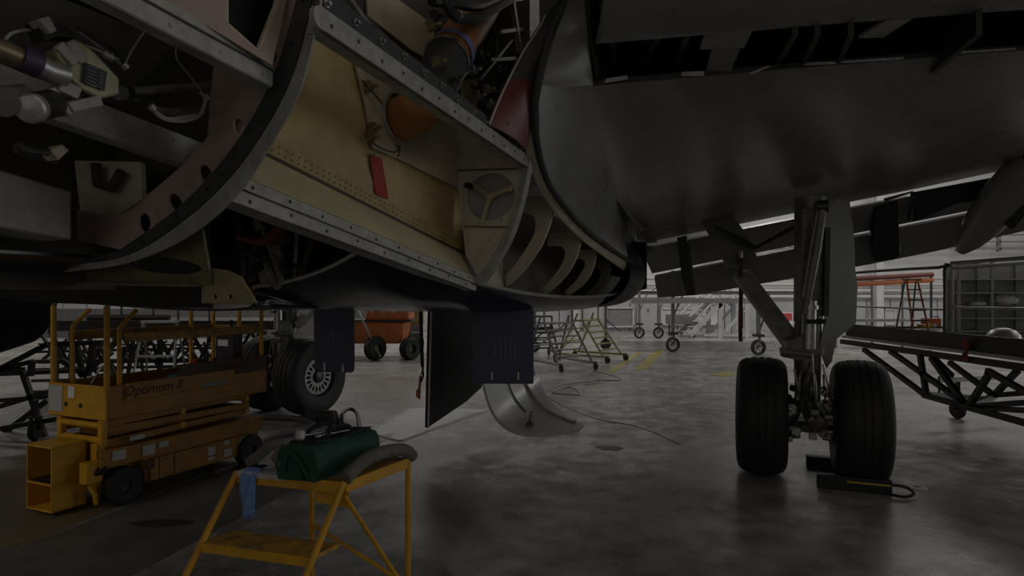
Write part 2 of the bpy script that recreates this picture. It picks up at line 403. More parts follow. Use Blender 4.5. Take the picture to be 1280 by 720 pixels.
# dark seal strip with nuts behind the upper longeron
mb = MB(); a = uA+uup*.085-uout*.03; b = uB+uup*.06-uout*.03; mb.bar(a, b, .012, .075, up=uup)
st = mb.build('seal_strip', 'seal_black', AC)
for k in range(12):
    p = a.lerp(b, (k+.3)/12)+uup*random.uniform(-.015, .015)
    mb = MB(); mb.cyl(p, p+uout*.012, .017, .015, 6); mb.cyl(p+uout*.012, p+uout*.026, .008, .007, 8); mb.build('nut', 'steel', st)
# --- recess of the pack bay: gold side wall, cream sloping floor, aft bulkhead ---
SW = 1.58
def W(t, z, ds=0): return AF(SW+ds, t, z)
wl, wr = aS(328, 192, SW), aS(580, 318, SW)
wdir = (wr-wl).normalized(); w0 = wl-wdir*.16
zt = 3.35
wall = MB(); wall.prism([w0, wr, V((wr.x, wr.y, zt)), V((w0.x, w0.y, zt))], -SD*.02)
WALL = wall.build('bay_side_panel', 'gold_panel', AC)
# riveted strip along the wall foot
wu = (UP-wdir*UP.dot(wdir)).normalized()
mb = MB(); mb.prism([w0+wu*.012, wr+wu*.012, wr+wu*.075, w0+wu*.085], SD*.006)
mb.build('foot_strip', 'gold_strip', WALL)
MB().bar(w0+SD*.006+wu*.004, wr+SD*.006+wu*.004, .010, .012, up=wu).build('foot_seam', 'wood_brown', WALL)
mb = MB()
for row in (.03, .058): mb.rivets(wl-wdir*.1+wu*row+SD*.008, wr+wu*row+SD*.008, 46, .0042)
mb.build('rivet_row', 'bronze', WALL).__setitem__('kind', 'stuff')
# pale doubler with the duct hole
dc = aS(492, 146, SW)+SD*.01
o_ = [aS(x, y, SW)+SD*.01 for x, y in ((440, 78), (452, 128), (462, 186), (496, 200), (571, 236), (566, 150), (540, 128), (520, 110), (490, 80))]
T_ = TD
hole = circ(dc, T_, UP, .115, .135, 28)
pd = MB().plate(o_, [hole], .012).build('doubler_panel', 'pale_panel', WALL)
mb = MB()
mb.rivets(aS(494, 203, SW)+SD*.02, aS(569, 240, SW)+SD*.02, 22, .004); mb.rivets(aS(446, 82, SW)+SD*.02, aS(463, 184, SW)+SD*.02, 18, .004)
mb.build('rivet_row', 'steel', pd).__setitem__('kind', 'stuff')
mb = MB(); mb.lathe([(.118, 0), (.118, .02), (.14, .02), (.142, 0)], dc+SD*.003, SD, 32).build('duct_collar', 'beam_grey', pd)
# cream floor strip
f0, f1 = lA+lup*.02-lout*.03, lB+lup*.02-lout*.03
MB().grid([[f0-lz*.02, f1], [w0+SD*.001, wr+SD*.001]], (0, 0, -.01)).build('bay_floor_panel', 'cream_panel', AC)
MB().tube([f0-lz*.05+lup*.004, f1+lup*.004], .011, 8).build('edge_seal', 'seal_black', AC)
# aft bulkhead with the round cut and the three-armed fitting
bo = pT([(565, 128), (567, 160), (573, 235), (582, 318), (597, 346), (612, 328), (632, 292), (646, 250), (656, 203), (642, 180), (604, 152)], T2)
MB().prism([AF(1.45, T2+.2, 2.3), AF(2.0, T2+.2, 2.62), AF(2.0, T2+.2, 3.7), AF(1.45, T2+.2, 3.7)], TD*.01).build('bay_dark_backing', 'bay_dark', AC)  # dark plate added in place of the shaded space above the beam
hc = aT(613, 246, T2); hu = SD
h1 = circ(hc, SD, UP, .165, .145, 30)
BH = MB().plate(bo, [h1], -.012).build('aft_bulkhead', 'white_bulkhead', AC)
mb = MB(); mb.lathe([(0, .03), (.10, .035), (.16, .02), (.175, .0), (.175, .012)], hc+TD*.014, TD, 30).build('round_recess', 'disc_grey', BH)
mb = MB(); c0 = hc-TD*.012
for x, y in ((590, 230), (638, 236), (603, 279)):
    e = aT(x, y, T2)-TD*.012; mb.tube([c0, c0.lerp(e, .5), e], [.022, .015, .014], 8); mb.lathe([(0, 0), (.02, 0), (.02, .02), (0, .02)], e, TD, 10)
mb.ball(c0, .03, 2); mb.build('tripod_fitting', 'pale_panel', BH)
e = aT(591, 234, T2)-TD*.03; MB().cyl(e, e-TD*.05, .02, .02, 12).build('sensor_plug', 'hose_black', BH)
mb = MB()
for (x0, y0), (x1, y1) in (((572, 213), (650, 211)), ((581, 283), (634, 284))):
    mb.bar(aT(x0, y0, T2)-TD*.004, aT(x1, y1, T2)-TD*.004, .006, .01)
mb.build('stiffener', 'wall_beige', BH)
mb = MB(); mb.rivets(aT(574, 190, T2)-TD*.002, aT(586, 318, T2)-TD*.002, 26, .0042)
mb.build('rivet_row', 'steel', BH).__setitem__('kind', 'stuff')
R2a = [(700, 20), (672, 120), (655, 200), (645, 250), (631, 293), (611, 329), (592, 350)]
R2b = [(708, 20), (680, 120), (662, 203), (651, 254), (637, 297), (617, 334), (600, 357)]
MB_ = MB(); band(MB_, R2a, R2b, T2-.03, .06)
for k in range(8):
    p = aT(648-k*6.5-(k*k)*.15, 235+k*13, T2-.03); MB_.cyl(p, p-TD*.008, .007, .006, 8)
MB_.build('fairing_frame', 'fairing_grey', AC)
# --- orange ducts with coupling, band, clamps ---
dp = [aS(478, 162, 1.44), aS(499, 150, 1.60), aS(524, 136, 1.75), aS(544, 114, 1.82)]
du = cr(dp, 6); DU = MB().tube(du, [.112]*len(du), 24).build('air_duct', 'duct_orange', AC)
c1 = cr([aS(544, 114, 1.82), aS(552, 92, 1.85), aS(560, 70, 1.86)], 4)
cp = MB().tube(c1, [.112]*4+[.12]*(len(c1)-4), 24).build('coupling_sleeve', 'seal_black', DU)
def hoop(p, ax, r, w, name, m, par): return MB().lathe([(r, -w), (r+.006, -w), (r+.006, w), (r, w)], p, ax, 28, True).build(name, m, par)
ax = (aS(575, 52, 1.86)-aS(556, 76, 1.86)).normalized()
hoop(aS(566, 64, 1.86), ax, .115, .022, 'blue_band', 'band_blue', DU)
du2 = cr([aS(562, 68, 1.86), aS(578, 44, 1.86), aS(595, 20, 1.84), aS(612, -8, 1.80), aS(628, -40, 1.7)], 5)
MB().tube(du2, .108, 24).build('air_duct', 'duct_orange', AC)
ax2 = (dp[3]-dp[2]).normalized(); hoop(dp[3], ax2, .114, .015, 'clamp', 'steel', DU); hoop(c1[-2], ax, .121, .008, 'clamp', 'steel', DU)
def hose(name, pts, r, m='hose_black', par=AC, seg=8):
    return MB().tube(cr(pts, 6), r, seg).build(name, m, par)
hose('hose', [aS(555, -5, 1.98), aS(566, 18, 2.0), aS(588, 24, 2.0), (aS(620, 10, 2.0)), aS(650, -10, 1.98)], .026)
hose('hose', [aS(540, 0, 1.95), aS(570, 4, 1.98), aS(600, 6, 1.98), aS(632, -8, 1.98)], .032)
hose('hose', [aS(572, 112, 1.98), aS(580, 95, 1.97), aS(592, 86, 1.9), aS(605, 82, 1.8)], .008, 'steel')
mb = MB(); mb.lathe([(.028, -.012), (.033, -.012), (.033, .012), (.028, .012)], aS(571, 20, 2.0), aS(588, 24, 2.0)-aS(566, 18, 2.0), 16, True).build('hose_clamp', 'steel', AC)
for pts in (((556, 118), (566, 140), (578, 158)), ((570, 112), (578, 136), (582, 160)), ((600, 60), (622, 84), (650, 92)), ((590, 108), (612, 116), (640, 112)), ((585, 78), (600, 92), (606, 130)), ((612, 20), (622, 60), (612, 96)), ((630, 90), (626, 120), (634, 150))): hose('hose', [aS(x, y, 1.9) for x, y in pts], .014, random.choice(('hose_black', 'dark_steel')))
for x, y in ((600, 70), (622, 88), (612, 130), (596, 120), (640, 70), (578, 146), (543, 20), (538, 32), (545, 78), (560, 100), (590, 88), (608, 112), (460, 108), (466, 160), (462, 172)):
    p = aS(x, y, 1.92 if x > 500 else 1.62); mb = MB(); mb.box(p, (.035, .03, .05), SD+UP*.3, TD); mb.cyl(p, p+SD*.05, .01, .01, 8); mb.ball(p+SD*.05, .014)
    mb.build('bracket', random.choice(['steel', 'dark_steel', 'bronze']), AC)
for pts in (((452, 100), (468, 118), (478, 130)), ((462, 176), (478, 186), (494, 190), (500, 182)), ((497, 196), (500, 186), (494, 182))):
    hose('wire', [aS(x, y, 1.64) for x, y in pts], .004)
# things above the beam: dark panels, frames, and the back wall
MB().plate([aS(x, y, 1.62) for x, y in ((455, -20), (458, 20), (512, 62), (545, 80), (540, 30), (525, -20))], [], .01).build('bay_wall_panel', 'pale_panel', AC)
MB().plate([aS(x, y, 1.62) for x, y in ((575, 100), (578, 130), (608, 160), (616, 150), (622, 98))], [], .01).build('bay_wall_panel', 'pale_panel', AC)
MB().plate([aS(x, y, 1.62) for x, y in ((378, -30), (400, 12), (452, 20), (452, -30))], [], .015).build('bay_wall_panel', 'bay_dark', AC)
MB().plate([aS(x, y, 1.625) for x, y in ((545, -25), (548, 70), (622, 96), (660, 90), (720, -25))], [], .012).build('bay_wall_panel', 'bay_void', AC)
for x0, y0, x1, y1, w_ in ((612, 75, 660, 72, .02), (625, 40, 665, 35, .02), (640, 0, 652, 80, .03), (600, 100, 640, 50, .012), (590, 70, 575, 98, .012), (430, -10, 470, 45, .02), (455, 20, 500, 66, .015)):
    MB().bar(aS(x0, y0, 1.95), aS(x1, y1, 1.95), w_, w_).build('stay', random.choice(['dark_steel', 'strut_grey']), AC)
# fuselage above the bays
def sect(s0, s1, zc, r, t, n=24, a0=0, a1=2*PI): return [AF(r*math.cos(a0+(a1-a0)*k/n), t, zc+r*math.sin(a0+(a1-a0)*k/n)) for k in range(n+1)]
rows = [sect(0, 0, 4.55, r, t, 32) for t, r in ((-15, 1.5), (-13, 1.9), (-11, 2.0), (-6, 2.0), (0, 2.0), (7, 2.0), (12, 1.7), (18, .9))]
FUS = MB().grid(rows).build('fuselage', 'wing_paint', AC)
# --- left, open equipment bay ahead of the frame ---
MB().prism([AF(.75, -8.2, 1.86), AF(.75, -5.5, 1.86), AF(.75, -5.5, 2.9), AF(.75, -8.2, 2.9)], -SD*.02).build('bay_back_panel', 'bay_dark', AC)
MB().prism([AF(.75, -5.5, 1.9), AF(1.52, -5.5, 2.40), AF(1.54, -5.5, 2.5), AF(1.54, -5.5, 3.2), AF(.75, -5.5, 3.2)], TD*.02).build('bay_dark_backing', 'bay_dark', AC)
MB().plate(pT([(268, 70), (352, 40), (335, 110), (300, 165), (262, 212), (258, 190), (262, 130)], T1+.03), [], .01).build('bay_end_panel', 'pink_primer', AC)
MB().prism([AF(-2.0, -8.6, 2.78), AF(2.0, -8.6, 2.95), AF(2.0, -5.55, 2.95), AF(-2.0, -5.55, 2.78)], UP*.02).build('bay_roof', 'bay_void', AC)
tb = MB(); q0, q1 = aS(168, 0, 2.06), aS(340, 93, 2.0)
zz = (q1-q0).normalized(); uu = (UP-zz*UP.dot(zz)).normalized()
def chan(name, a, b, h, dp, m, par=AC, nb=0):
    a, b = V(a), V(b); z = (b-a).normalized(); u = (UP-z*UP.dot(z)).normalized(); o = z.cross(u)
    if o.dot(SD) < 0: o = -o
    mb = MB(); mb.bar(a, b, .006, h, up=u)
    for sg in (-1, 1): mb.bar(a+u*sg*h/2-o*dp/2, b+u*sg*h/2-o*dp/2, dp, .006, up=u)
    for k in range(nb):
        p = a.lerp(b, (k+.5)/nb)+u*h*(.22 if k % 2 else -.2)+o*.003; mb.cyl(p, p+o*.004, .007, .006, 8)
    return mb.build(name, m, par)
chan('bay_edge_beam', q0-zz*.3, q1, .08, .05, 'beam_grey', nb=9)
MB().bar(q0-zz*.3+uu*.012+SD*.004, q1+uu*.012+SD*.004, .008, .006, up=uu).build('beam_seam', 'seal_black', AC)
# pink panel with the dark opening above the beam
pk = [aS(x, y, 2.03) for x, y in ((160, -25), (338, 82), (352, 20), (360, -25))]
hk = [aS(x, y, 2.03) for x, y in ((281, -15), (281, 30), (322, 66), (345, 8), (349, -15))]
PK = MB().plate(pk, [hk], .008).build('bay_upper_panel', 'pink_primer', AC)
mb = MB()
for a, b in zip(hk, hk[1:]+hk[:1]): mb.bar(a, b, .014, .014, up=SD)
mb.build('opening_rim', 'pale_panel', PK)
MB().plate([aS(x, y, 1.97) for x, y in ((255, -40), (255, 40), (300, 75), (345, 75), (362, 0), (362, -40))], [], .004).build('opening_dark_backing', 'black_skin', PK)  # black sheet behind the opening stands in for its shaded inside
# inner grey beam, white box, sheet pillar
chan('inner_beam', aS(-30, 92, 1.5), aS(252, 196, 1.5), .10, .06, 'fairing_grey', nb=9)
mb = MB(); bx = [aS(x, y, 1.2) for x, y in ((-30, 203), (90, 239), (90, 300), (-30, 279))]; mb.prism(bx, -SD*.25); mb.build('equipment_box', 'fairing_grey', AC, bevel=.008)
mb = MB(); mb.prism(pT([(92, 200), (100, 270), (150, 268), (176, 255), (174, 202)], T1+.04), TD*.03); mb.build('sheet_pillar', 'rib_beige', AC, bevel=.006)
mb = MB(); mb.tube(pT([(120, 205), (122, 230), (140, 235), (152, 215)], T1), .02, 8); mb.build('dark_pipe', 'bay_dark', AC)
# valve assembly
VA = thing('tmp', (0, 0, 0), None, None); bpy.data.objects.remove(VA)
def v(x, y, s=1.80): return aS(x, y, s)
vb = MB()
vb.prism([v(70, 62), v(100, 50), v(120, 66), v(150, 98), v(150, 118), v(126, 124), v(102, 112), v(84, 96)], -SD*.09)
VB = vb.build('control_valve', 'valve_yellow', AC, bevel=.006)
MB().prism([v(106, 78, 1.806), v(133, 90, 1.806), v(130, 114, 1.806), v(104, 102, 1.806)], SD*.003).build('label_plate', 'hose_black', VB)
mb = MB()
for k in range(6):
    a = v(109+(-.3)*k, 82+k*4.2, 1.811); b = v(121-.3*k, 87.5+k*4.2, 1.811); mb.bar(a, b, .003, .0022)
    if k < 4: a = v(124-.3*k, 90+k*4, 1.811); b = v(129-.3*k, 92+k*4, 1.811); mb.bar(a, b, .003, .003)
mb.build('label_print', 'strut_grey', VB)['kind'] = 'stuff'
mb = MB(); mb.tube([v(-25, 52), v(10, 66), v(40, 78)], .028, 16); mb.build('inlet_pipe', 'bronze', VB)
hoop(v(36, 76), v(44, 80)-v(30, 74), .029, .022, 'purple_sleeve', 'purple', VB)
mb = MB(); mb.tube([v(44, 80), v(60, 88), v(82, 94)], [.033, .028, .03], 16); mb.build('coupling_nut', 'alu', VB)
mb = MB(); mb.prism([v(82, 100), v(104, 110), v(98, 124), v(72, 112)], -SD*.06); mb.prism([v(84, 128), v(126, 118), v(130, 132), v(92, 140)], -SD*.05); mb.prism([v(62, 110), v(70, 108), v(92, 142), v(86, 145)], -SD*.04)
mb.build('valve_bracket', 'beam_grey', VB, bevel=.003)
m0, m1 = v(36, 136, 1.88), v(72, 128, 1.76)
axm = (m1-m0).normalized()
mb = MB(); mb.lathe([(0, 0), (.034, .0), (.036, .012), (.036, .12), (.03, .135), (0, .135)], m0+axm*.028, axm, 24); mb.build('actuator_motor', 'hose_black', VB)
mb = MB(); mb.lathe([(0, -.004), (.03, 0), (.036, .006), (.036, .03), (0, .03)], m0, axm, 24); mb.build('motor_cap', 'alu', VB)
m0 = v(2, 128, 1.85); mb = MB(); mb.lathe([(0, 0), (.034, .0), (.036, .012), (.036, .12), (0, .12)], m0, axm, 24); mb.build('actuator_motor', 'strut_grey', VB)
mb = MB(); mb.prism([v(46, 26), v(62, 22), v(90, 36), v(96, 48), v(72, 46), v(58, 52)], -SD*.06); mb.build('connector', 'hose_black', VB, bevel=.004)
mb = MB(); mb.prism([v(48, 24, 1.82), v(62, 20, 1.82), v(72, 38, 1.82), v(64, 42, 1.82)], -SD*.05); mb.bar(v(72, 56), v(94, 80), .02, .03); mb.bar(v(86, 52), v(104, 78), .018, .03); mb.build('connector_bracket', 'beam_grey', VB, bevel=.003)
for pts, r, m in ((((5, 52), (14, 42), (30, 38), (44, 38)), .004, 'wire_white'), (((102, 56), (120, 62), (132, 68), (148, 74)), .004, 'wire_white'), (((156, 84), (160, 72), (172, 52), (184, 35)), .004, 'strut_grey'),
    (((220, 58), (222, 75), (240, 98), (254, 116)), .004, 'strut_grey'), (((190, 134), (200, 146), (216, 151), (236, 150), (251, 142), (257, 122), (250, 116)), .006, 'wire_white'), (((192, 138), (208, 148), (226, 147), (244, 144)), .006, 'wire_white'), (((96, 34), (110, 44), (126, 52), (140, 60), (156, 78)), .005, 'hose_black'), (((98, 40), (128, 62), (150, 80)), .006, 'strut_grey')):
    MB().tube(cr([v(x, y, 1.76) for x, y in pts], 6), r, 8).build('wire', m, VB)
for x0, y0, x1, y1, r, m in ((165, 114, 262, 107, .014, 'strut_grey'), (160, 117, 195, 114, .02, 'hose_black'), (196, 138, 256, 142, .013, 'strut_grey'), (148, 116, 172, 118, .022, 'strut_grey')):
    MB().cyl(v(x0, y0, 1.7), v(x1, y1, 1.62), r, r, 12).build('rod', m, VB)
for x, y in ((132, 68), (138, 71), (156, 82), (258, 121), (190, 134)):
    p = v(x, y, 1.76); MB().lathe([(.006, -.008), (.012, -.008), (.012, .008), (.006, .008)], p, v(x+6, y+6, 1.76)-p, 10, True).build('wire_clip', 'alu', VB)
mb = MB(); mb.prism([v(62, 188, 1.5), v(78, 180, 1.5), v(87, 188, 1.5), v(74, 200, 1.5)], -SD*.06); mb.build('lug', 'pale_panel', AC, bevel=.003)
MB().tube(cr([v(22, 178, 1.5), v(30, 186, 1.5), v(60, 190, 1.5)], 4), .012, 8).build('dark_pipe', 'dark_steel', AC)
MB().cyl(v(20, 184, 1.4), v(70, 198, 1.4), .02, .02, 10).build('dark_pipe', 'bay_dark', AC)
# --- lower belly structure on the left: olive web with the oval hole ---
TL = T1+.12
ol = pT([(-60, 344), (60, 337), (150, 326), (232, 296), (252, 286), (258, 320), (262, 345), (262, 357), (160, 353), (60, 352), (-60, 352)], TL)
hv = [aT(205+47*math.cos(k*PI/14), 332+10*math.sin(k*PI/14)+4*math.cos(k*PI/14), TL) for k in range(28)]
sm = [[aT(cx+3.2*math.cos(k*PI/5), 371+3.6*math.sin(k*PI/5), TL+.02) for k in range(10)] for cx in (268, 287)]
OW = MB().plate(ol, [hv], .012).build('belly_web', 'olive_primer', AC)
MB().plate(pT([(256, 334), (284, 338), (300, 346), (310, 362), (320, 379), (252, 379), (252, 350)], TL+.02), sm, .01).build('belly_gusset', 'wall_olive', AC)
mb = MB()
for row in (0, 5): mb.rivets(aT(20, 348+row, TL)-TD*.002, aT(140, 336+row, TL)-TD*.002, 16, .005)
mb.build('rivet_row', 'bronze', OW).__setitem__('kind', 'stuff')
mb = MB(); mb.bar(aT(-60, 352, TL)-TD*.02, aT(250, 357, TL)-TD*.02, .05, .01); mb.build('web_flange', 'wall_beige', OW)
MB().grid([[AF(s, t, z) for s, z in ((1.02, 1.985), (.8, 1.93), (.4, 1.90), (-.3, 1.885), (-1.2, 1.88))] for t in (-7.6, T1+.02)], (0, 0, .012)).build('belly_skin', 'navy_gloss', AC)
MB().prism([AF(-1.5, TL+.55, 1.85), AF(-.6, TL+.55, 1.79), AF(.86, TL+.55, 1.77), AF(.86, TL+.55, 2.5), AF(-1.5, TL+.55, 2.5)], TD*.01).build('bay_dark_backing', 'bay_void', AC)  # near-black plate added so the oval hole looks unlit
# red pipes and struts in the opening behind the web
for pts, r, m in ((((300, 294), (330, 302), (350, 285), (356, 278)), .028, 'red_paint'), (((280, 338), (298, 352), (312, 372)), .035, 'red_paint'), (((320, 262), (335, 300), (352, 352)), .014, 'strut_grey'), (((372, 288), (368, 350)), .013, 'alu'), (((345, 310), (362, 356)), .022, 'alu'), (((330, 322), (348, 360)), .018, 'strut_grey'), (((300, 262), (305, 330), (300, 362)), .02, 'dark_steel'), (((390, 300), (376, 345), (366, 356)), .02, 'wall_beige'), (((300, 310), (340, 330), (380, 332)), .012, 'dark_steel')):
    MB().tube(cr([aT(x, y, -5.0 if x < 360 else -4.75) for x, y in pts], 5), r, 10).build('pipe', m, AC)
for x, y in ((318, 320), (335, 345), (310, 345), (350, 300), (328, 280)):
    p = aT(x, y, -4.95); mb = MB(); mb.box(p, (.07, .05, .06), SD+UP*.4, TD); mb.cyl(p, p+UP*.07, .015, .015, 8); mb.build('bracket', 'strut_grey', AC)
MB().prism([AF(-.4, -4.6, 1.83), AF(1.5, -4.6, 1.95), AF(1.5, -4.6, 2.5), AF(-.4, -4.6, 2.5)], TD*.02).build('bay_dark_backing', 'bay_void', AC)
# --- belly skin aft (dark gloss), with flowing lower lip ---
secs = []
SECT = ((-4.9, ((1.66, 2.05), (1.42, 1.955), (1.15, 1.895), (.95, 1.868), (.93, 1.765), (.4, 1.75), (-.3, 1.775), (-.9, 1.815), (-1.4, 1.84), (-2.1, 1.86), (-2.4, 2.3))),
    (-4.4, ((1.69, 1.985), (1.5, 1.87), (1.2, 1.80), (1.0, 1.765), (.9, 1.75), (.4, 1.745), (-.3, 1.765), (-.9, 1.805), (-1.4, 1.835), (-2.1, 1.85), (-2.4, 2.3))),
    (-3.9, ((1.73, 1.91), (1.55, 1.80), (1.30, 1.745), (1.0, 1.735), (.8, 1.735), (.4, 1.735), (-.3, 1.76), (-.9, 1.80), (-1.4, 1.83), (-2.1, 1.85), (-2.4, 2.3))),
    (-3.0, ((1.74, 1.835), (1.6, 1.76), (1.35, 1.705), (1.0, 1.70), (.8, 1.70), (.4, 1.70), (-.3, 1.72), (-.9, 1.77), (-1.4, 1.80), (-2.1, 1.83), (-2.4, 2.3))),
    (-2.0, ((1.78, 1.81), (1.62, 1.72), (1.35, 1.68), (1.0, 1.68), (.8, 1.68), (.4, 1.68), (-.3, 1.71), (-.9, 1.75), (-1.4, 1.78), (-2.1, 1.82), (-2.4, 2.3))),
    (-1.1, ((1.86, 1.84), (1.70, 1.73), (1.4, 1.68), (1.0, 1.68), (.8, 1.68), (.4, 1.68), (-.3, 1.69), (-.9, 1.74), (-1.4, 1.77), (-2.1, 1.82), (-2.4, 2.3))))
for t, pts in SECT: secs.append([AF(p.x, t, p.y) for p in cr([V((s, z, 0)) for s, z in pts], 4)])
cols = list(zip(*secs)); cols = [cr(c, 5) for c in cols]
MB().grid(cols, (0, 0, .012)).build('belly_skin', 'navy_gloss', AC, smooth=60)
MB().tube([p+V((0, 0, .004)) for p in secs[0][:13]], .012, 8).build('skin_edge', 'alu', AC)
MB().tube([c+V((0, 0, .006)) for c in cols[0][9:]], .014, 8).build('skin_edge', 'fairing_grey', AC)
# dark closed shell of the fairing's aft end
rows = []
for t, g in ((-1.25, 0), (-.9, .02), (-.6, 0), (-.4, -.12), (-.3, -.4)):
    rows.append([AF(p.x+g, t, p.y) for p in cr([V((x, z, 0)) for x, z in ((1.1, 1.70+max(0, -g)*.2), (1.5, 1.70), (1.80, 1.76), (1.97, 1.90), (2.02, 2.06), (1.98, 2.2), (1.9, 2.36))], 5)])
MB().grid(rows, -SD*.015).build('aft_fairing', 'black_skin', AC, smooth=60)
# inner wall behind the ribs
MB().prism([AF(1.42, T2, 1.78), AF(1.35, -.5, 1.72), AF(1.35, -.5, 2.52), AF(1.42, T2, 2.75)], -SD*.02).build('bay_side_panel', 'wall_beige', AC)
mb = MB(); mb.prism([AF(1.15, -.5, 1.7), AF(2.0, -.5, 1.9), AF(2.0, -.5, 2.4), AF(1.15, -.5, 2.5)], TD*.02); mb.build('bay_dark_backing', 'black_skin', AC)
mb = MB(); mb.grid([[aT(595, 350, T2+.02), aT(612, 325, T2+.02), aT(632, 290, T2+.02)], [AF(1.64, -3.3, 1.87), AF(1.63, -3.3, 2.1), AF(1.6, -3.3, 2.4)]], -SD*.01); mb.build('bay_side_panel', 'rib_beige', AC)
# curved C ribs
def rib(t, out, inn, m):
    o = cr([V((x, y, 0)) for x, y in out], 5)+[V((x, y, 0)) for x, y in inn[:1]]+cr([V((x, y, 0)) for x, y in inn], 5)
    pts = [aT(p.x, p.y, t) for p in o]
    mb = MB().plate(pts, [], .012)
    A = [aT(p.x, p.y, t) for p in cr([V((x, y, 0)) for x, y in out], 5)]
    mb.grid([A, [p+TD*.035 for p in A]], -SD*.004)
    return mb.build('curved_rib', m, AC)
rib(-3.28, ((640, 246), (665, 246), (690, 247), (689, 270), (676, 306), (655, 336), (633, 358)), ((631, 346), (650, 322), (666, 296), (669, 276), (660, 267), (640, 266)), 'rib_beige')
rib(-2.55, ((686, 291), (705, 291), (724, 292), (723, 312), (714, 334), (700, 352), (680, 369)), ((678, 360), (692, 345), (703, 328), (706, 315), (700, 308), (684, 308)), 'rib_beige')
rib(-1.95, ((716, 312), (730, 312), (744, 313), (743, 328), (737, 344), (726, 358), (708, 371)), ((706, 364), (718, 353), (727, 340), (731, 330), (727, 324), (714, 325)), 'rib_beige')
rib(-1.45, ((738, 325), (750, 325), (762, 326), (762, 340), (757, 352), (748, 363), (733, 374)), ((731, 368), (742, 358), (749, 348), (751, 340), (748, 336), (736, 337)), 'wall_beige')
mb = MB(); mb.grid([[aT(754, 342, -1.3), aT(776, 347, -1.3)], [aT(744, 358, -1.3), aT(766, 362, -1.3)], [aT(730, 372, -1.3), aT(748, 375, -1.3)]], TD*.02); mb.build('bright_fitting', 'alu', AC)
# wing-to-fairing flange and black root seal
SL = [(716, -30, 2.36), (704, 10, 2.34), (690, 40, 2.32), (676, 90, 2.28), (668, 150, 2.2), (680, 215, 2.13), (705, 257, 2.1), (745, 298, 2.04), (798, 334, 1.98)]
seal = cr([aS(*p) for p in SL], 8)
MB().tube(seal, .022, 8).build('root_seal', 'seal_black', AC)
fl = cr([aS(x, y, s) for x, y, s in ((655, 168, 2.12), (667, 215, 2.08), (692, 262, 2.05), (732, 303, 2.0), (780, 338, 1.95))], 8)
sl2 = cr([aS(*p) for p in SL[4:]], 8)
MB().grid([sl2, fl], -SD*.012).build('root_flange', 'rib_beige', AC)
# root fillet panel: dark above, red below, bright rim
Lc = [(694, -10, 2.22), (676, 30, 2.2), (655, 62, 2.17), (636, 98, 2.14), (622, 128, 2.12), (611, 156, 2.11)]
Rc = [(712, -10, 2.32), (694, 28, 2.3), (682, 66, 2.27), (672, 106, 2.23), (667, 145, 2.19), (658, 188, 2.13)]
Lp = cr([aS(*p) for p in Lc], 5); Rp = cr([aS(*p) for p in Rc], 5)
def span(i0, i1): return [[Lp[i].lerp(Rp[i], k/6)+SD*.03*math.sin(k/6*PI) for k in range(7)] for i in range(i0, i1)]
FP = MB().grid(span(0, 16), -SD*.012).build('root_fillet_panel', 'dark_paint', AC)
MB().grid(span(15, 26), -SD*.012).build('red_fillet_section', 'red_paint', FP)
MB().tube([p+SD*.004 for p in Lp], .005, 6).build('bright_rim', 'far_white', FP)
mb = MB()
for i in (3, 8, 13, 18, 23): mb.ball(Lp[i].lerp(Rp[i], .3)+SD*.028, .006); mb.ball(Lp[i].lerp(Rp[i], .75)+SD*.024, .006)
mb.build('screw', 'steel', FP)
# --- wing: lower skin, open leading-edge bay, upper skin ---
Bp = [P(742, 106, 3.8), P(850, 97, 3.8), P(1000, 84, 3.85), P(1150, 72, 3.88), P(1280, 62, 3.9), P(1450, 47, 4.0), AF(8, -1.0, 3.62), AF(15.5, 2.6, 4.3)]
Ep = [aT(800, 305, 1.2), aT(900, 285, 1.2), aT(1020, 261, 1.2), aT(1140, 237, 1.2), aT(1240, 216, 1.2), aT(1400, 184, 1.2), AF(8, 1.45, 3.75), AF(15.5, 4.1, 4.4)]
NR = 13
def ruled(k):
    return [Bp[k].lerp(Ep[k], i/(NR-1))-UP*.09*math.sin(PI*(i/(NR-1))**.8) for i in range(NR)]
wc = [ruled(k) for k in range(len(Bp))]
sl = cr([aS(*p) for p in [(673, 106, 2.26)]+SL[4:]], 6)
def resample(pts, n):
    L = [0]
    for a, b in zip(pts, pts[1:]): L.append(L[-1]+(b-a).length)
    out = []
    for i in range(n):
        d = L[-1]*i/(n-1); k = 0
        while k < len(L)-2 and L[k+1] < d: k += 1
        out.append(pts[k].lerp(pts[k+1], (d-L[k])/max(L[k+1]-L[k], 1e-9)))
    return out
sl = cr(sl[::6]+[AF(1.95, -.3, 2.24), AF(1.75, 1.2, 2.5)], 6)
c0 = resample(sl, NR)
cols = [c0]+wc
rows = [cr([c[i] for c in cols], 5) for i in range(NR)]
WING = MB().grid(rows).build('wing', 'wing_paint', AC, smooth=60)
# inboard strip up to the leading edge beside the opening
ra = cr([aS(*p) for p in SL[:4]]+[c0[0]], 5); rb = cr([P(728, -30, 3.25), P(731, 10, 3.4), P(735, 45, 3.55), P(739, 78, 3.68), Bp[0]], 5)
MB().grid([ra, [a.lerp(b, .5)-V((0, .02, .02)) for a, b in zip(ra, rb)], rb]).build('wing_root_skin', 'wing_paint', WING, smooth=60)
# upper skin
rows = []
for i in range(NR):
    v_ = i/(NR-1); r = [c[i]*1+UP*((.62*(1-v_)**.8*(1+.5*v_)+.03)*(1 if k < 7 else .35)) for k, c in enumerate(cols)]
    rows.append(cr([V((a.x, a.y, b.z)) for a, b in zip([Bp[max(k-1, 0)].lerp(Ep[max(k-1, 0)], v_) if k else c0[i] for k in range(len(cols))], r)], 5))
MB().grid(rows).build('upper_skin', 'wing_paint', WING, smooth=60)
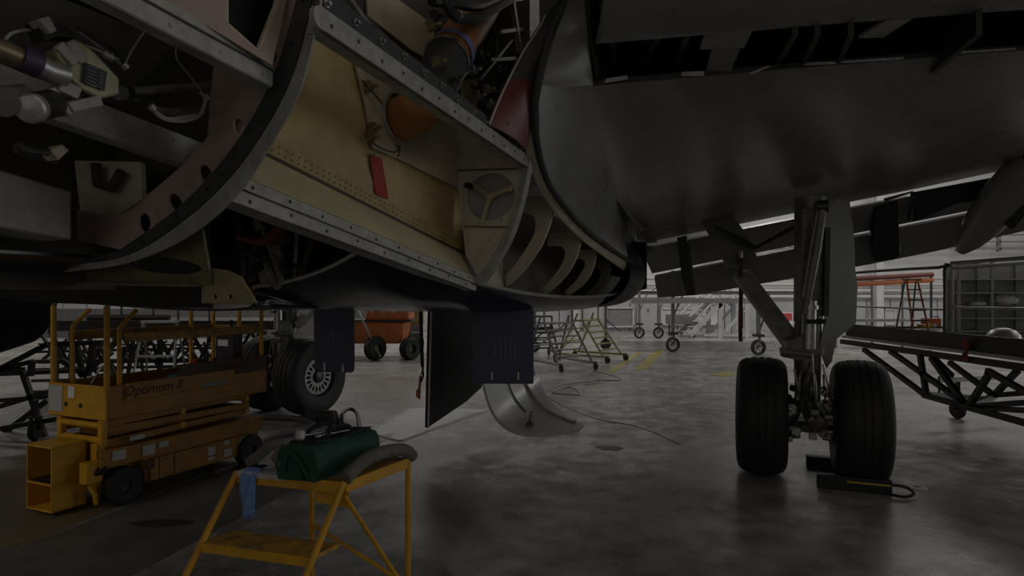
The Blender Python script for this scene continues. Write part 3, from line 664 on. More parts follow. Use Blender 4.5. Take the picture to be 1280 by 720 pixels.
# leading edge nose shell
NO = []
for k, b in enumerate(Bp[:7]):
    b = V(b); NO.append([b+V((0, -.40, .09)), b+V((0, -.44, .085)), b+V((0, -.62, .13)), b+V((0, -.80, .22)), b+V((0, -.90, .36)), b+V((0, -.86, .50)), b+V((0, -.55, .66)), b+V((0, 0, .68))])
pre = [p+(NO[0][i]-NO[1][i])*1.0 for i, p in enumerate(NO[0])]
NO = [[NO[0][i]+(NO[0][i]-NO[1][i])*.05 for i in range(8)]]+NO
rows = [cr([c[i] for c in NO], 5) for i in range(8)]; rows = list(zip(*[cr(c, 3) for c in zip(*rows)]))
MB().grid(rows).build('leading_edge', 'wing_paint', WING, smooth=60)
# opening: inboard edge frame, spar web behind, ribs, bright brackets, tabs along the aft edge
MB().grid([[P(733, 25, 3.45), P(746, 106, 3.8)], [P(737, 25, 3.5)+V((0, 0, .3)), P(752, 100, 3.85)+V((0, 0, .3))]], (.015, 0, 0)).build('opening_edge', 'dark_paint', WING)
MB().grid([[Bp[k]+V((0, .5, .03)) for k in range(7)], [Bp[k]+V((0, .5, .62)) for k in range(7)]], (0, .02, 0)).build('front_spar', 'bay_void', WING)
mb = MB()
for a, b in zip(Bp[:6], Bp[1:6]): mb.bar(a+V((0, .0, .012)), b+V((0, .0, .012)), .02, .03)
mb.build('opening_lip', 'dark_paint', WING)
for x0, x1 in ((822, 793), (856, 838), (990, 962), (1018, 996), (1220, 1162), (760, 768), (1060, 1040)):
    p, q = P(x0, 44, 3.42), P(x1, 92, 4.05); MB().prism([p, q, q+V((0, 0, .35)), p+V((0, 0, .35))], (.035, 0, 0)).build('rib', 'dark_paint', WING)
MB().prism([P(882, 38, 3.4), P(942, 36, 3.4), P(930, 60, 3.6), P(875, 62, 3.6)], (0, .01, .02)).build('bracket', 'fairing_grey', WING)
MB().prism([P(890, 60, 3.6), P(932, 46, 3.55), P(910, 97, 3.86), P(881, 97, 3.86)], (0, .01, .02)).build('bracket', 'wing_paint', WING)
MB().prism([P(1073, 48, 3.6), P(1104, 47, 3.6), P(1140, 24, 3.45), P(1108, 26, 3.45)], (0, .01, .02)).build('bracket', 'fairing_grey', WING)
for pts in (((755, 104), (758, 98), (784, 94), (785, 99)), ((852, 95), (852, 90), (880, 89), (880, 95)), ((936, 91), (960, 82), (964, 83), (940, 93)), ((1004, 82), (1010, 78), (1045, 77), (1045, 80)), ((1050, 79), (1055, 76), (1130, 71), (1130, 74)), ((1200, 67), (1202, 64), (1270, 60), (1270, 62))):
    mb = MB(); mb.prism([P(x, y, 3.76) for x, y in pts], (0, .03, .012)); mb.build('seal_tab', 'alu', WING)
# rib stubs and streak-like doublers near the trailing edge
for p, q in (((781, 275), (803, 297)), ((823, 267), (834, 290))):
    mb = MB(); a, b = aT(p[0], p[1], .55), aT(q[0], q[1], 1.15); mb.bar(a, b, .06, .05); mb.build('track_stub', 'dark_paint', WING)
# flaps hanging below the trailing edge with daylight in the gaps
def flap(name, top, bot, t0, t1, th, mtl='wing_paint'):
    a = [aT(x, y, t0) for x, y in top]; b = [aT(x, y, t1) for x, y in bot]
    n = 8; rows = []
    for i in range(n+1):
        v_ = i/n; bul = math.sin(PI*v_**.7)*.03
        rows.append([p.lerp(q, v_)-TD*bul for p, q in zip(a, b)])
    return MB().grid(rows, TD*th+UP*.03).build(name, mtl, AC, smooth=50)
X1 = [803, 850, 900, 960, 1020, 1080, 1150, 1210, 1300, 1420]
flap('flap', [(x, 311-(x-803)*.196) for x in X1], [(x+12, 342-(x-803)*.198) for x in X1], 1.3, 1.62, .10)
bt = {803: 372, 850: 369, 900: 360, 960: 350, 1020: 339, 1080: 328, 1150: 314, 1210: 300, 1300: 280, 1420: 252}
flap('flap', [(x+15, 346-(x-803)*.1985) for x in X1], [(x+20, bt[x]) for x in X1], 1.68, 1.95, .07)
MB().prism([aT(x, y, 1.2) for x, y in ((846, 297), (858, 294), (866, 345), (870, 369), (858, 369), (852, 345))], TD*.12).build('flap_track', 'dark_paint', AC)
MB().prism([aT(x, y, 1.3) for x, y in ((1092, 258), (1122, 250), (1126, 318), (1118, 324), (1094, 327), (1088, 300))], TD*.25).build('flap_track', 'black_skin', AC, bevel=.02)
mb = MB(); mb.tube([aT(1105, 250, 1.15), aT(1140, 240, 1.15), aT(1135, 275, 1.2)], .02, 8); mb.tube([aT(1140, 276, 1.25), aT(1195, 248, 1.25)], .02, 8); mb.build('flap_rod', 'dark_steel', AC)
MB().prism([aT(x, y, 1.1) for x, y in ((1142, 240), (1240, 222), (1220, 250), (1200, 252), (1160, 270), (1146, 275))], TD*.15).build('flap_track', 'black_skin', AC)
# canoe fairing of the flap track on the right
ca, cb = P(1296, 196, 6.2), P(1199, 316, 7.3)
pr = [(.002, 0), (.06, .05), (.13, .25), (.19, .6), (.215, 1.0), (.20, 1.4), (.15, 1.7)]
L_ = (ca-cb).length
MB().lathe([(r, h/1.7*L_) for r, h in pr], cb, ca-cb, 24).build('flap_track_fairing', 'wing_paint', AC, smooth=60)
MB().tube([P(1262, 282, 6.6), P(1285, 255, 6.4), P(1275, 262, 6.9)], .05, 8).build('flap_rod', 'dark_steel', AC)
# --- landing gears ---
RG = V((3.02, 6.46, 0)); AX = V((.93, -.368, 0)).normalized()
TY = [(.26, -.14), (.30, -.19), (.36, -.207), (.43, -.213), (.485, -.208), (.52, -.196), (.547, -.175), (.564, -.147), (.575, -.112), (.570, -.108), (.570, -.096), (.580, -.092), (.584, -.04), (.574, -.036), (.574, -.024), (.585, -.020)]
TY = [(r*1.022, h*1.14) for r, h in TY]
TY = TY+[(r, -h) for r, h in TY[::-1]]+[(.26, .14)]
def wheel(c, ax, side, X, par):
    """tyre with grooved tread, slotted wheel disc on the outer side"""
    ty = MB(X).lathe(TY, c, ax, 72, zmin=.003).build('tire', 'rubber', par, smooth=25)
    u = ax.cross(UP).normalized(); o = c+ax*side*.15
    slots = []
    for k in range(18):
        a = 2*PI*k/18; cc = o+(u*math.cos(a)+UP*math.sin(a))*.195; rd = (u*math.cos(a)+UP*math.sin(a)); tg = (-u*math.sin(a)+UP*math.cos(a))
        slots.append([cc+rd*.045*math.cos(2*PI*j/10)+tg*.021*math.sin(2*PI*j/10) for j in range(10)])
    disc = [o+(u*math.cos(2*PI*k/48)+UP*math.sin(2*PI*k/48))*.285 for k in range(48)]
    mb = MB(X); mb.plate(disc, slots, .02*(1 if side > 0 else 1))
    mb.lathe([(.255, -.10), (.30, -.03), (.305, .0), (.285, .005), (.275, -.02), (.25, -.10)], o+ax*side*.02, ax*side, 40, True)
    wd = mb.build('wheel_disc', 'strut_steel', ty)
    mb = MB(X); mb.lathe([(0, .05), (.05, .05), (.085, .035), (.10, .0), (.10, -.02)], o+ax*side*.02, ax*side, 24); mb.build('hub_cap', 'dark_steel', wd)
    mb = MB(X); mb.lathe([(0, .0), (.24, 0), (.25, .10), (0, .12)], o-ax*side*.14, ax*side, 28); mb.build('brake_drum', 'hose_black', ty)
    return ty
def gear(X, flip=False):
    c = RG+UP*.59
    d0 = 6.46
    mb = MB(X); mb.cyl(P(1013, 248, d0), P(1010, 402, d0), .15, .135, 20); mb.lathe([(.125, -.02), (.15, -.02), (.15, .02), (.125, .02)], P(1013, 385, d0), UP, 20, True); mb.lathe([(.11, -.03), (.14, -.03), (.14, .03), (.11, .03)], P(1013, 438, d0), UP, 20, True); mb.cyl(P(1010, 402, d0), P(1009, 440, d0), .125, .14, 20)
    LG = mb.build('main_landing_gear', 'strut_grey', AC)
    mb = MB(X); mb.cyl(P(1009, 440, d0), P(1010, 500, d0), .13, .115, 20); mb.lathe([(.09, -.03), (.17, -.03), (.175, .0), (.16, .03), (.09, .03)], P(1010, 485, d0), UP, 20, True); mb.build('oleo_piston', 'strut_steel', LG)
    mb = MB(X); mb.bar(P(1001, 262, d0)-V((0, .1, 0)), P(1000, 402, d0)-V((0, .1, 0)), .11, .1); mb.build('side_housing', 'strut_grey', LG, bevel=.015)
    mb = MB(X); mb.tube([P(1028, 258, d0-.25), P(1020, 310, d0-.25), P(1005, 392, d0-.22)], [.045, .05, .04], 12); mb.tube([P(1022, 262, d0-.25), P(1003, 372, d0-.25)], .02, 8); mb.build('retraction_rod', 'strut_grey', LG)
    mb = MB(X); mb.lathe([(.02, -.05), (.06, -.05), (.06, .05), (.02, .05)], P(1028, 258, d0-.25), AX, 14, True); mb.build('rod_end', 'dark_steel', LG)
    mb = MB(X); mb.cyl(P(1012, 376, d0-.2), P(1010, 436, d0-.2), .065, .07, 16); mb.lathe([(.06, -.02), (.08, -.02), (.08, .02), (.06, .02)], P(1012, 384, d0-.2), UP, 16, True); mb.build('damper', 'steel', LG)
    mb = MB(X)      # torque links
    mb.prism([P(986, 426, d0-.22), P(1004, 418, d0-.22), P(1012, 432, d0-.22), P(1008, 446, d0-.22), P(984, 444, d0-.22)], V((0, .16, 0)))
    mb.prism([P(984, 436, d0-.28), P(1010, 440, d0-.28), P(1008, 452, d0-.28), P(986, 448, d0-.28)], V((0, .2, 0)))
    mb.cyl(P(982, 440, d0-.3), P(1014, 444, d0-.3), .03, .03, 12); mb.build('torque_link', 'strut_grey', LG, bevel=.01)
    mb = MB(X); mb.bar(P(1019, 401, d0-.2), P(1031, 402, d0-.2), .05, .05); mb.cyl(P(1008, 402, d0-.26), P(1030, 402, d0-.26), .022, .022, 10); mb.build('door_link', 'hose_black', LG)
    # axle block and brake plumbing
    mb = MB(X); mb.cyl(c-AX*.62, c+AX*.62, .075, .075, 18); mb.lathe([(0, -.17), (.13, -.16), (.155, 0), (.13, .16), (0, .17)], c, AX, 18); mb.box(c+UP*.09, (.26, .24, .16), AX, AX.cross(UP)); mb.build('axle', 'strut_grey', LG, bevel=.012)
    for sg in (-1, 1):
        b = MB(X); b.lathe([(.08, 0), (.22, 0), (.235, .02), (.235, .10), (.08, .10)], c+AX*sg*.18, AX*sg, 28, True); bk = b.build('brake_carrier', 'dark_steel', LG)
        u = AX.cross(UP)
        for k in range(7):
            a = k*2*PI/7+.3; p = c+AX*sg*.18+(u*math.cos(a)+UP*math.sin(a))*.18
            q = MB(X); q.lathe([(0, -.08), (.025, -.08), (.03, -.065), (.034, -.02), (.034, .0)], p, AX*sg, 10); q.build('brake_piston', random.choice(['steel', 'alu', 'dark_steel']), bk)
    R_ = random.Random(3)
    for k in range(16):
        x0 = R_.uniform(992, 1030); x1 = x0+R_.uniform(-14, 18); y0 = R_.uniform(440, 492); y1 = R_.uniform(505, 548)
        dd = d0-R_.uniform(.14, .30)
        mb = MB(X); mb.tube(cr([P(x0, y0, dd), P(x0+R_.uniform(-8, 8), (y0+y1)/2, dd-.03), P(x1, y1, dd+.05)], 5), R_.choice([.008, .011, .014]), 8)
        mb.build('hydraulic_hose', R_.choice(['hose_black', 'dark_steel', 'steel', 'hose_black']), LG)
    for k in range(26):
        p = P(R_.uniform(985, 1042), R_.uniform(488, 552), d0-R_.uniform(.16, .30)); mb = MB(X)
        if k % 2: mb.box(p, (R_.uniform(.03, .08), .05, R_.uniform(.03, .07)), AX, AX.cross(UP))
        else: mb.lathe([(0, -.04), (.02, -.04), (.026, 0), (.02, .04), (0, .045)], p, AX*.6+UP*R_.uniform(-1, 1), 10)
        mb.build('brake_fitting', R_.choice(['fairing_grey', 'strut_steel', 'alu', 'strut_grey']), LG)
    mb = MB(X); dpts = [(1030, 262), (1048, 246), (1062, 250), (1068, 300), (1069, 335), (1072, 358), (1070, 404), (1046, 424), (1040, 452), (1033, 461), (1024, 436), (1031, 400)]
    def dd_(x, y): return P(x, y, 6.35+(x-1030)*.004)
    mb.prism([dd_(x, y) for x, y in dpts], V((.012, .035, 0))); gd = mb.build('leg_door', 'gear_door', LG, bevel=.008)
    mb = MB(X); mb.bar(dd_(1032, 285)-V((0, .02, 0)), dd_(1030, 395)-V((0, .02, 0)), .05, .06); mb.build('door_hinge', 'dark_steel', gd)
    # folding side stay, lock links
    mb = MB(X); mb.bar(P(926, 342, 7.25), P(990, 428, 6.5), .2, .09, up=V((0, -1, .2))); s_ = mb.build('side_stay', 'fairing_grey', LG, bevel=.02)
    mb = MB(X); mb.prism([P(872, 268, 7.6), P(905, 252, 7.5), P(938, 300, 7.3), P(947, 322, 7.2), P(932, 332, 7.2), P(908, 333, 7.3)], V((.03, .1, 0))); mb.build('stay_arm', 'gear_door', s_, bevel=.015)
    mb = MB(X); mb.tube([P(893, 284, 7.3), P(922, 298, 7.2), P(944, 310, 7.1)], [.02, .04, .022], 8); mb.tube([P(944, 310, 7.1), P(985, 288, 6.8), P(1028, 262, 6.4)], [.02, .024, .02], 8); mb.build('lock_link', 'dark_steel', s_)
    wheel(RG+UP*.595-AX*.464, AX, -1, X, LG); wheel(RG+UP*.595+AX*.43, AX, 1, X, LG)
    return LG
gear(None)
# the other gear is its mirror image across the airliner's centre plane
def mirror_x(target):
    n = SD.normalized(); R = Matrix.Identity(4)
    for i in range(3):
        for j in range(3): R[i][j] -= 2*n[i]*n[j]
    q = R @ RG; R.translation = V(target)-q; return R
LGC = V((-3.50, 10.02, 0))
gear(mirror_x(LGC))
# --- bay doors of the gear, hanging access doors ---
def hang(pts, th, name, m, bev=.0): return MB().prism(pts, th).build(name, m, AC, bevel=bev)
bd = hang([AF(-.3, t, z) for t, z in ((-1.18, 1.72), (.25, 1.72), (.22, .80), (.05, .62), (-.35, .50), (-1.24, .34))], -SD*.04, 'gear_bay_door', 'black_skin')
MB().tube([AF(-.3, -1.19, 1.7)+SD*.01, AF(-.3, -1.25, .34)+SD*.01], .012, 6).build('door_edge', 'far_white', bd)
fs = [(.15, 1.74, -.9), (.18, 1.3, -.9), (.21, .95, -.9), (.30, .62, -.9), (.44, .42, -.9), (.68, .31, -.9), (1.0, .32, -.88), (1.34, .38, -.84)]
bs = [(.15, 1.74, .55), (.18, 1.3, .55), (.21, 1.0, .55), (.26, .80, .55), (.36, .66, .5), (.56, .55, .2), (.9, .46, -.2), (1.38, .42, -.74)]
A_ = cr([AF(s, t, z) for s, z, t in fs], 5); B_ = cr([AF(s, t, z) for s, z, t in bs], 5)
rows = [[a.lerp(b, k/10) for k in range(11)] for a, b in zip(A_, B_)]
WD = MB().grid(rows, -UP*.035-SD*.02).build('gear_bay_door', 'door_white', AC, smooth=60)
mb = MB(); rr = [r[7]+UP*.012+SD*.01 for r in rows[6:34]]; mb.tube(rr, .02, 8); mb.build('door_rib', 'alu', WD)
mb = MB(); mb.cyl(rows[26][2]+UP*.01, rows[26][2]+UP*.045, .05, .035, 12); mb.cyl(rows[26][2]+UP*.045, rows[25][4]+UP*.05, .02, .02, 8); mb.build('hinge_fitting', 'strut_grey', WD)
mb = MB(); mb.prism([rows[12][7]+SD*.02, rows[12][9]+SD*.02, rows[15][9]+SD*.02, rows[15][7]+SD*.02], SD*.04); mb.build('hinge_fitting', 'strut_grey', WD)
mb = MB(); mb.tube([r[4]+SD*.012+UP*.004 for r in rows[2:24]], .01, 6); mb.build('door_rib', 'strut_grey', WD)
def access_door(x0, x1, y0, y1, d, latches, texts, rc):
    a = P(x0, y0, d); b = P(x1, y1, d); th = V((0, .012, 0))
    pts = [P(x0, y0, d), P(x1, y0, d), P(x1, y1-rc, d), P(x1-rc*.35, y1-rc*.25, d), P(x1-rc, y1, d), P(x0+rc*.3, y1-rc*.3, d), P(x0+1, y1-rc, d)]
    o = MB().prism(pts, th).build('access_door', 'navy_door', AC, bevel=.002)
    for x, y in latches:
        p = P(x, y, d); mb = MB(); mb.box(p-V((0, .004, 0)), (.014, .012, .06)); mb.box(p+V((0, -.012, .01)), (.008, .014, .02)); mb.build('latch', 'alu', o)
    mb = MB()
    for x, ya, yb in texts:
        y = ya
        while y < yb:
            h = random.uniform(1.5, 3.5); mb.bar(P(x, y, d)-V((0, .002, 0)), P(x, min(y+h, yb), d)-V((0, .002, 0)), .008, .002); y += h+1
    mb.build('stencil_line', 'strut_grey', o)
    mb = MB(); mb.bar(P(x0+4, y0+1, d)+V((0, .02, 0)), P(x1-4, y0+1, d)+V((0, .02, 0)), .03, .03); mb.build('hinge', 'dark_steel', o)
access_door(392, 443, 386, 466, 5.3, ((406, 458), (429, 460)), ((411, 416, 428), (416, 413, 432), (422, 416, 430), (427, 417, 428)), 5)
access_door(590, 667, 386, 480, 5.2, ((615, 470), (648, 470)), ((619, 428, 444), (626, 424, 446), (632, 422, 448), (638, 424, 448), (644, 428, 446)), 1.5)
mb = MB(); mb.tube([P(526, 388, 7.4), P(527, 430, 7.4), P(528, 458, 7.4)], .022, 8); mb.tube([P(528, 452, 7.4), P(529, 470, 7.4), P(526, 478, 7.4)], .012, 8); mb.build('door_actuator', 'hose_black', AC)
# right engine pod (left in the view)
e0 = AF(-5.9, -6.4, 1.98); MB().lathe([(.72, .9), (.86, .1), (.93, 0), (1.02, .06), (1.12, .5), (1.17, 1.3), (1.12, 2.4), (1.0, 3.3), (.80, 4.0), (.72, 4.02), (.7, 3.2)], e0, TD, 48).build('engine_nacelle', 'black_skin', AC, smooth=50)
MB().prism([AF(-5.95, -4.6, 3.0), AF(-5.95, -2.0, 2.8), AF(-5.95, -1.8, 3.4), AF(-5.95, -4.2, 3.4)], SD*.25).build('engine_pylon', 'wing_paint', AC)
# opposite wing, plain mirror of the visible one
bm = [AF(-2.0, -3.9, 3.0), AF(-8, -1.0, 3.62), AF(-15.5, 2.6, 4.3)]; em = [AF(-2.0, 1.2, 2.6), AF(-8, 1.45, 3.75), AF(-15.5, 4.1, 4.4)]
MB().grid([[b.lerp(e, i/6)-UP*.08*math.sin(PI*i/6) for i in range(7)] for b, e in zip(bm, em)], UP*.3).build('wing', 'wing_paint', AC, smooth=60)
# ================= THINGS HUNG ON THE AIRLINER =================
t = thing('warning_streamer', aS(472, 196, SW+.03), 'short red fabric tag stuck on the gold bay panel below the orange duct', 'warning tag')
rows = [[aS(463+k*0+dx+k*1.1, 195+k*8+(2 if dx else 0)+(k == 6)*(4 if dx else 0), SW+.012+.006*math.sin(k*1.1)) for dx in (0, 14+k*.3)] for k in range(7)]
MB().grid([cr(r, 3) for r in rows], -SD*.004).build('tag_fabric', 'red_tag', t, smooth=60)
MB().cyl(aS(470, 194, SW), aS(470, 194, SW+.045), .006, .006, 8).build('tag_pin', 'steel', t)
t = thing('lock_pin_streamer', P(926, 426, 7.15), 'long thin dark red streamer hanging below the folding side stay of the right gear', 'streamer')
rows = [[P(923.5+dx+math.sin(k*.7)*.4, 318+k*10.9, 7.15)+V((0, .01*math.sin(k*.9), 0)) for dx in (0, 5)] for k in range(11)]
MB().grid(rows, (0, .006, 0)).build('streamer', 'wood_brown', t, smooth=60)
MB().grid([[P(924+dx, 385+k*5, 7.14) for dx in (0, 5)] for k in range(6)], (0, .004, 0)).build('red_section', 'red_paint', t)
MB().cyl(P(926, 314, 7.15), P(926, 322, 7.15), .02, .02, 10).build('lock_pin', 'steel', t)
t = thing('warning_flag', P(522, 500, 7.4), 'red flag dangling from the black door actuator post', 'warning tag')
MB().grid([[P(x+k*-.4, 470+k*5, 7.38+.02*math.sin(k)) for x in (524, 527)] for k in range(4)]+[[P(520, 488, 7.38), P(526, 488, 7.38)], [P(520, 496, 7.38), P(525, 500, 7.38)]], (0, .008, 0)).build('flag_cloth', 'orange_paint', t, smooth=60)
MB().tube([P(528, 462, 7.4), P(526, 470, 7.38)], .006, 6).build('flag_cord', 'hose_black', t)
# ================= SCISSOR LIFT =================
E1 = V((.404, .915, 0)); E2 = V((-.915, .404, 0)); L0 = V((-3.42, 5.62, 0))
def L(a, b, z): return L0+E1*a+E2*b+UP*z
LF = thing('scissor_lift', L(.75, .38, 0), 'yellow scissor lift with lowered platform standing at the left of the hangar', 'scissor lift')
def lbox(mb, a0, a1, b0, b1, z0, z1): return mb.prism([L(a0, b0, z0), L(a1, b0, z0), L(a1, b1, z0), L(a0, b1, z0)], UP*(z1-z0))
CHS = lbox(lbox(lbox(MB(), .22, 1.45, .02, .74, .12, .50), -.12, .22, .12, .64, .16, .5), -.18, .22, .0, .04, .36, .5)
CHS = lbox(CHS, 1.45, 1.62, .06, .70, .16, .5).build('chassis', 'lift_yellow_shaded', LF, bevel=.012)
mb = MB(); lbox(mb, -.20, 1.62, -.005, .02, .345, .50); lbox(mb, .26, 1.40, -.01, .02, .13, .335); mb.build('side_panel', 'lift_yellow_shaded', CHS, bevel=.006)
mb = MB()
for a in (.34, .50): lbox(mb, a, a+.012, -.013, -.009, .14, .33); mb.build('panel_gap', 'wood_brown', CHS); mb = MB()
lbox(mb, .22, .30, -.013, .0, .24, .33); mb.build('panel_gap', 'wood_brown', CHS)
# front step box: open-fronted, two compartments
SB = MB()
for b0, b1 in ((.20, .215), (.53, .545)): lbox(SB, -.47, -.18, b0, b1, .03, .58)
for z in (.03, .25, .56): lbox(SB, -.47, -.18, .20, .545, z, z+.018)
lbox(SB, -.20, -.18, .20, .545, .03, .58)
SBo = SB.build('step_box', 'yellow_paint', LF, bevel=.006)
mb = MB(); lbox(mb, -.46, -.19, .23, .52, .268, .276); mb.build('grip_tread', 'hose_black', SBo)
mb = MB(); lbox(mb, -.205, -.2, .24, .33, .40, .50); mb.build('decal', 'paper_white', SBo)
mb = MB(); mb.prism([L(-.21, .28, .27), L(-.21, .40, .27), L(-.21, .30, .40)], E1*.006); mb.build('gusset', 'yellow_worn', SBo)
mb = MB(); lbox(mb, -.18, -.10, .08, .16, .12, .55); lbox(mb, -.30, -.16, .02, .12, .24, .42); mb.tube([L(-.24, .08, .22), L(-.22, .03, .14), L(-.2, .05, .05)], .02, 8); mb.build('front_bracket', 'yellow_paint', LF, bevel=.008)
mb = MB(); mb.tube([L(-.26, .12, .30), L(-.2, .02, .33), L(-.14, -.0, .34)], .035, 10); mb.build('steering_cylinder', 'hose_black', LF)
# wheels
def lwheel(a, b, side):
    c = L(a, b, .165); mb = MB(); mb.lathe([(.05, -.055), (.15, -.055), (.163, -.045), (.165, .0), (.163, .045), (.15, .055), (.05, .055)], c, E2, 36, True, zmin=.002)
    w_ = mb.build('tire', 'rubber', LF); mb = MB(); mb.lathe([(0, .03), (.05, .03), (.11, .045), (.125, .05), (.125, .02), (0, .0)], c, -E2*side, 28); mb.build('hub', 'plastic_dark' if side > 0 else 'far_grey', w_)
for a, b, sd in ((0, .0, 1), (1.42, .0, 1), (0, .70, -1), (1.42, .70, -1)): lwheel(a, b, sd)
# scissor stack
for k in range(4):
    z = .54+k*.085
    for b in (.10, .62):
        mb = MB(); mb.bar(L(-.12, b, z+(.03 if k % 2 else 0)), L(1.5, b, z+(.0 if k % 2 else .03)), .05, .06); mb.build('scissor_arm', 'lift_yellow_shaded', LF, bevel=.005)
for z in (.58, .70, .80): mb = MB(); lbox(mb, -.02, 1.42, .16, .56, z, z+.07); mb.build('inner_arm', 'lift_yellow_shaded', LF, bevel=.005)
for a in (-.12, .66, 1.46):
    for z in (.57, .70, .83):
        mb = MB(); mb.cyl(L(a, .06, z), L(a, .68, z), .03, .03, 14); mb.build('pivot_tube', 'yellow_paint', LF)
for b in (.08, .64): mb = MB(); lbox(mb, -.15, -.10, b-.03, b+.03, .52, .90); mb.build('front_upright', 'yellow_paint', LF, bevel=.006)
mb = MB(); mb.cyl(L(.2, .36, .62), L(1.2, .36, .84), .05, .05, 14); mb.build('lift_cylinder', 'dark_steel', LF)
# platform
mb = MB(); lbox(mb, -.15, 1.66, -.01, .75, .86, .90); PF = mb.build('platform', 'lift_yellow_shaded', LF, bevel=.006)
mb = MB(); lbox(mb, -.15, 1.66, -.02, .0, .76, 1.05); lbox(mb, .0, 1.2, -.035, -.02, .90, 1.06); mb.build('side_board', 'lift_yellow_shaded', PF, bevel=.008)
mb = MB(); lbox(mb, -.15, 1.66, .74, .76, .76, 1.05); mb.build('side_board', 'lift_yellow_shaded', PF, bevel=.008)
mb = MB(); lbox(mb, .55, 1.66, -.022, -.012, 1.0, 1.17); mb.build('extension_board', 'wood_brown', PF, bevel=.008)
mb = MB(); lbox(mb, -.17, -.145, -.02, .76, .76, 1.05); FBd = mb.build('front_board', 'yellow_paint', PF, bevel=.006)
mb = MB(); lbox(mb, -.176, -.17, .55, .74, .80, 1.03); mb.build('decal', 'decal_white', FBd)
mb = MB(); lbox(mb, -.176, -.17, .38, .47, .93, 1.03); mb.build('decal', 'paper_white', FBd)
mb = MB()
for b in (.50, .30): mb.cyl(L(-.17, b, .87), L(-.178, b, .87), .02, .02, 12)
mb.build('bolt_hole', 'hose_black', FBd).__setitem__('kind', 'stuff')
mb = MB(); lbox(mb, 1.63, 1.66, -.01, .75, .76, 1.12); mb.build('rear_board', 'wood_brown', PF, bevel=.006)
# lettering on the side
mb = MB(); mb.text('Optimum 8', L(-.02, -.037, .945), E1, UP, .125, .001, .25); mb.build('lettering', 'decal_red', PF)
mb = MB(); mb.text('Haulotte', L(.95, -.024, 1.06), E1, UP, .115, .001, .1); mb.build('lettering', 'decal_red', PF)
mb = MB(); lbox(mb, .82, 1.10, -.038, -.036, .92, .96); mb.build('decal', 'far_grey', PF)
for a0, a1, z0, z1 in ((-.10, .02, .40, .48), (.18, .30, .38, .47), (.34, .44, .42, .47), (.88, .97, .22, .30), (.88, .96, .17, .2), (1.08, 1.18, .16, .24), (1.08, 1.15, .28, .33), (.06, .20, .54, .58)):
    mb = MB(); lbox(mb, a0, a1, -.018, -.011, z0, z1); mb.build('decal', 'decal_white', CHS)
mb = MB(); lbox(mb, 1.28, 1.38, -.018, -.011, .20, .32); mb.build('decal', 'decal_green', CHS)
# guard rails
def rail(name, pts, r=.019, m='yellow_paint', par=PF): return MB().tube(pts, r, 10).build(name, m, par)
for b in (.0, .73):
    p = rail('rail_post', [L(-.14, b, 1.0), L(-.14, b, 1.74)], .024)
    mb = MB(); mb.ball(L(-.14, b, 1.80), .022, 2); mb.cyl(L(-.14, b, 1.74), L(-.14, b, 1.80), .012, .012, 8); mb.build('post_knob', 'bronze', p)
for b in (.04, .69): rail('entry_handrail', cr([L(.0, b, .98), L(.0, b, 1.48), L(.02, b, 1.56), L(.16, b, 1.70)], 5), .02)
rail('rail_post', [L(1.60, .0, 1.0), L(1.60, .0, 1.72)], .022); rail('rail_post', [L(1.60, .73, 1.0), L(1.60, .73, 1.72)], .022); rail('rail_post', [L(1.30, .73, 1.0), L(1.30, .73, 1.72)], .022); rail('rail_post', [L(1.63, .36, 1.0), L(1.63, .36, 1.72)], .022)
for b in (-.01, .74):
    mb = MB(); mb.bar(L(.02, b, 1.46), L(1.62, b, 1.46), .04, .085); mb.build('mid_rail', 'yellow_worn', PF, bevel=.008)
mb = MB(); mb.bar(L(1.62, .0, 1.46), L(1.62, .74, 1.46), .04, .06); mb.build('mid_rail', 'yellow_worn', PF)
mb = MB(); lbox(mb, 1.42, 1.55, .22, .50, 1.12, 1.44); CB = mb.build('control_box', 'plastic_dark', PF, bevel=.015)
mb = MB(); lbox(mb, 1.414, 1.42, .30, .45, 1.27, 1.34); mb.build('decal', 'paper_white', CB)
mb = MB(); mb.cyl(L(1.48, .3, 1.44), L(1.46, .3, 1.53), .014, .014, 8); mb.ball(L(1.46, .3, 1.54), .022, 2); mb.build('joystick', 'hose_black', CB)
for b in (.12, .26, .44, .6): rail('box_stand', [L(1.46, b, .92), L(1.46, b, 1.13)], .028)
# things lying on the lift
def crumple(name, c, r, m, label, cat, seed, sc=(1, 1, .6)):
    R_ = random.Random(seed); mb = MB(); mb.ball(c, r, 3, sc)
    for v_ in mb.b.verts:
        d = v_.co-V(c); f = 1+.35*math.sin(d.x/r*7+seed)*math.cos(d.y/r*6+d.z/r*5)+R_.uniform(-.06, .06); v_.co = V(c)+d*f
    return tag(mb.build(name, m, None, smooth=180), label, cat)
c = L(-.03, .38, .972); crumple('rag', c, .075, 'teal', 'crumpled teal rag on the lift platform behind its front board', 'rag', 2)
c = L(.84, .40, .972); crumple('rag', c, .08, 'teal', 'green rag lying beside the red capped bottle on the lift', 'rag', 5)
t = thing('bottle', L(1.0, .30, .90), 'small white bottle with red cap on the lift platform', 'bottle')
p = L(1.0, .30, .90); MB().lathe([(0, 0), (.04, 0), (.042, .02), (.042, .16), (.018, .2), (.018, .225)], p, UP, 20).build('bottle_body', 'far_white', t)
MB().lathe([(.02, .222), (.024, .225), (.024, .27), (0, .275)], p, UP, 16).build('cap', 'red_tag', t)
t = thing('screwdriver', L(-.08, .40, .99), 'screwdriver standing out of the teal rag on the lift', 'tool')
MB().cyl(L(-.05, .40, .98), L(.02, .36, 1.14), .005, .005, 8).build('shaft', 'alu', t); MB().cyl(L(.02, .36, 1.14), L(.05, .34, 1.2), .014, .012, 8).build('handle', 'far_white', t)
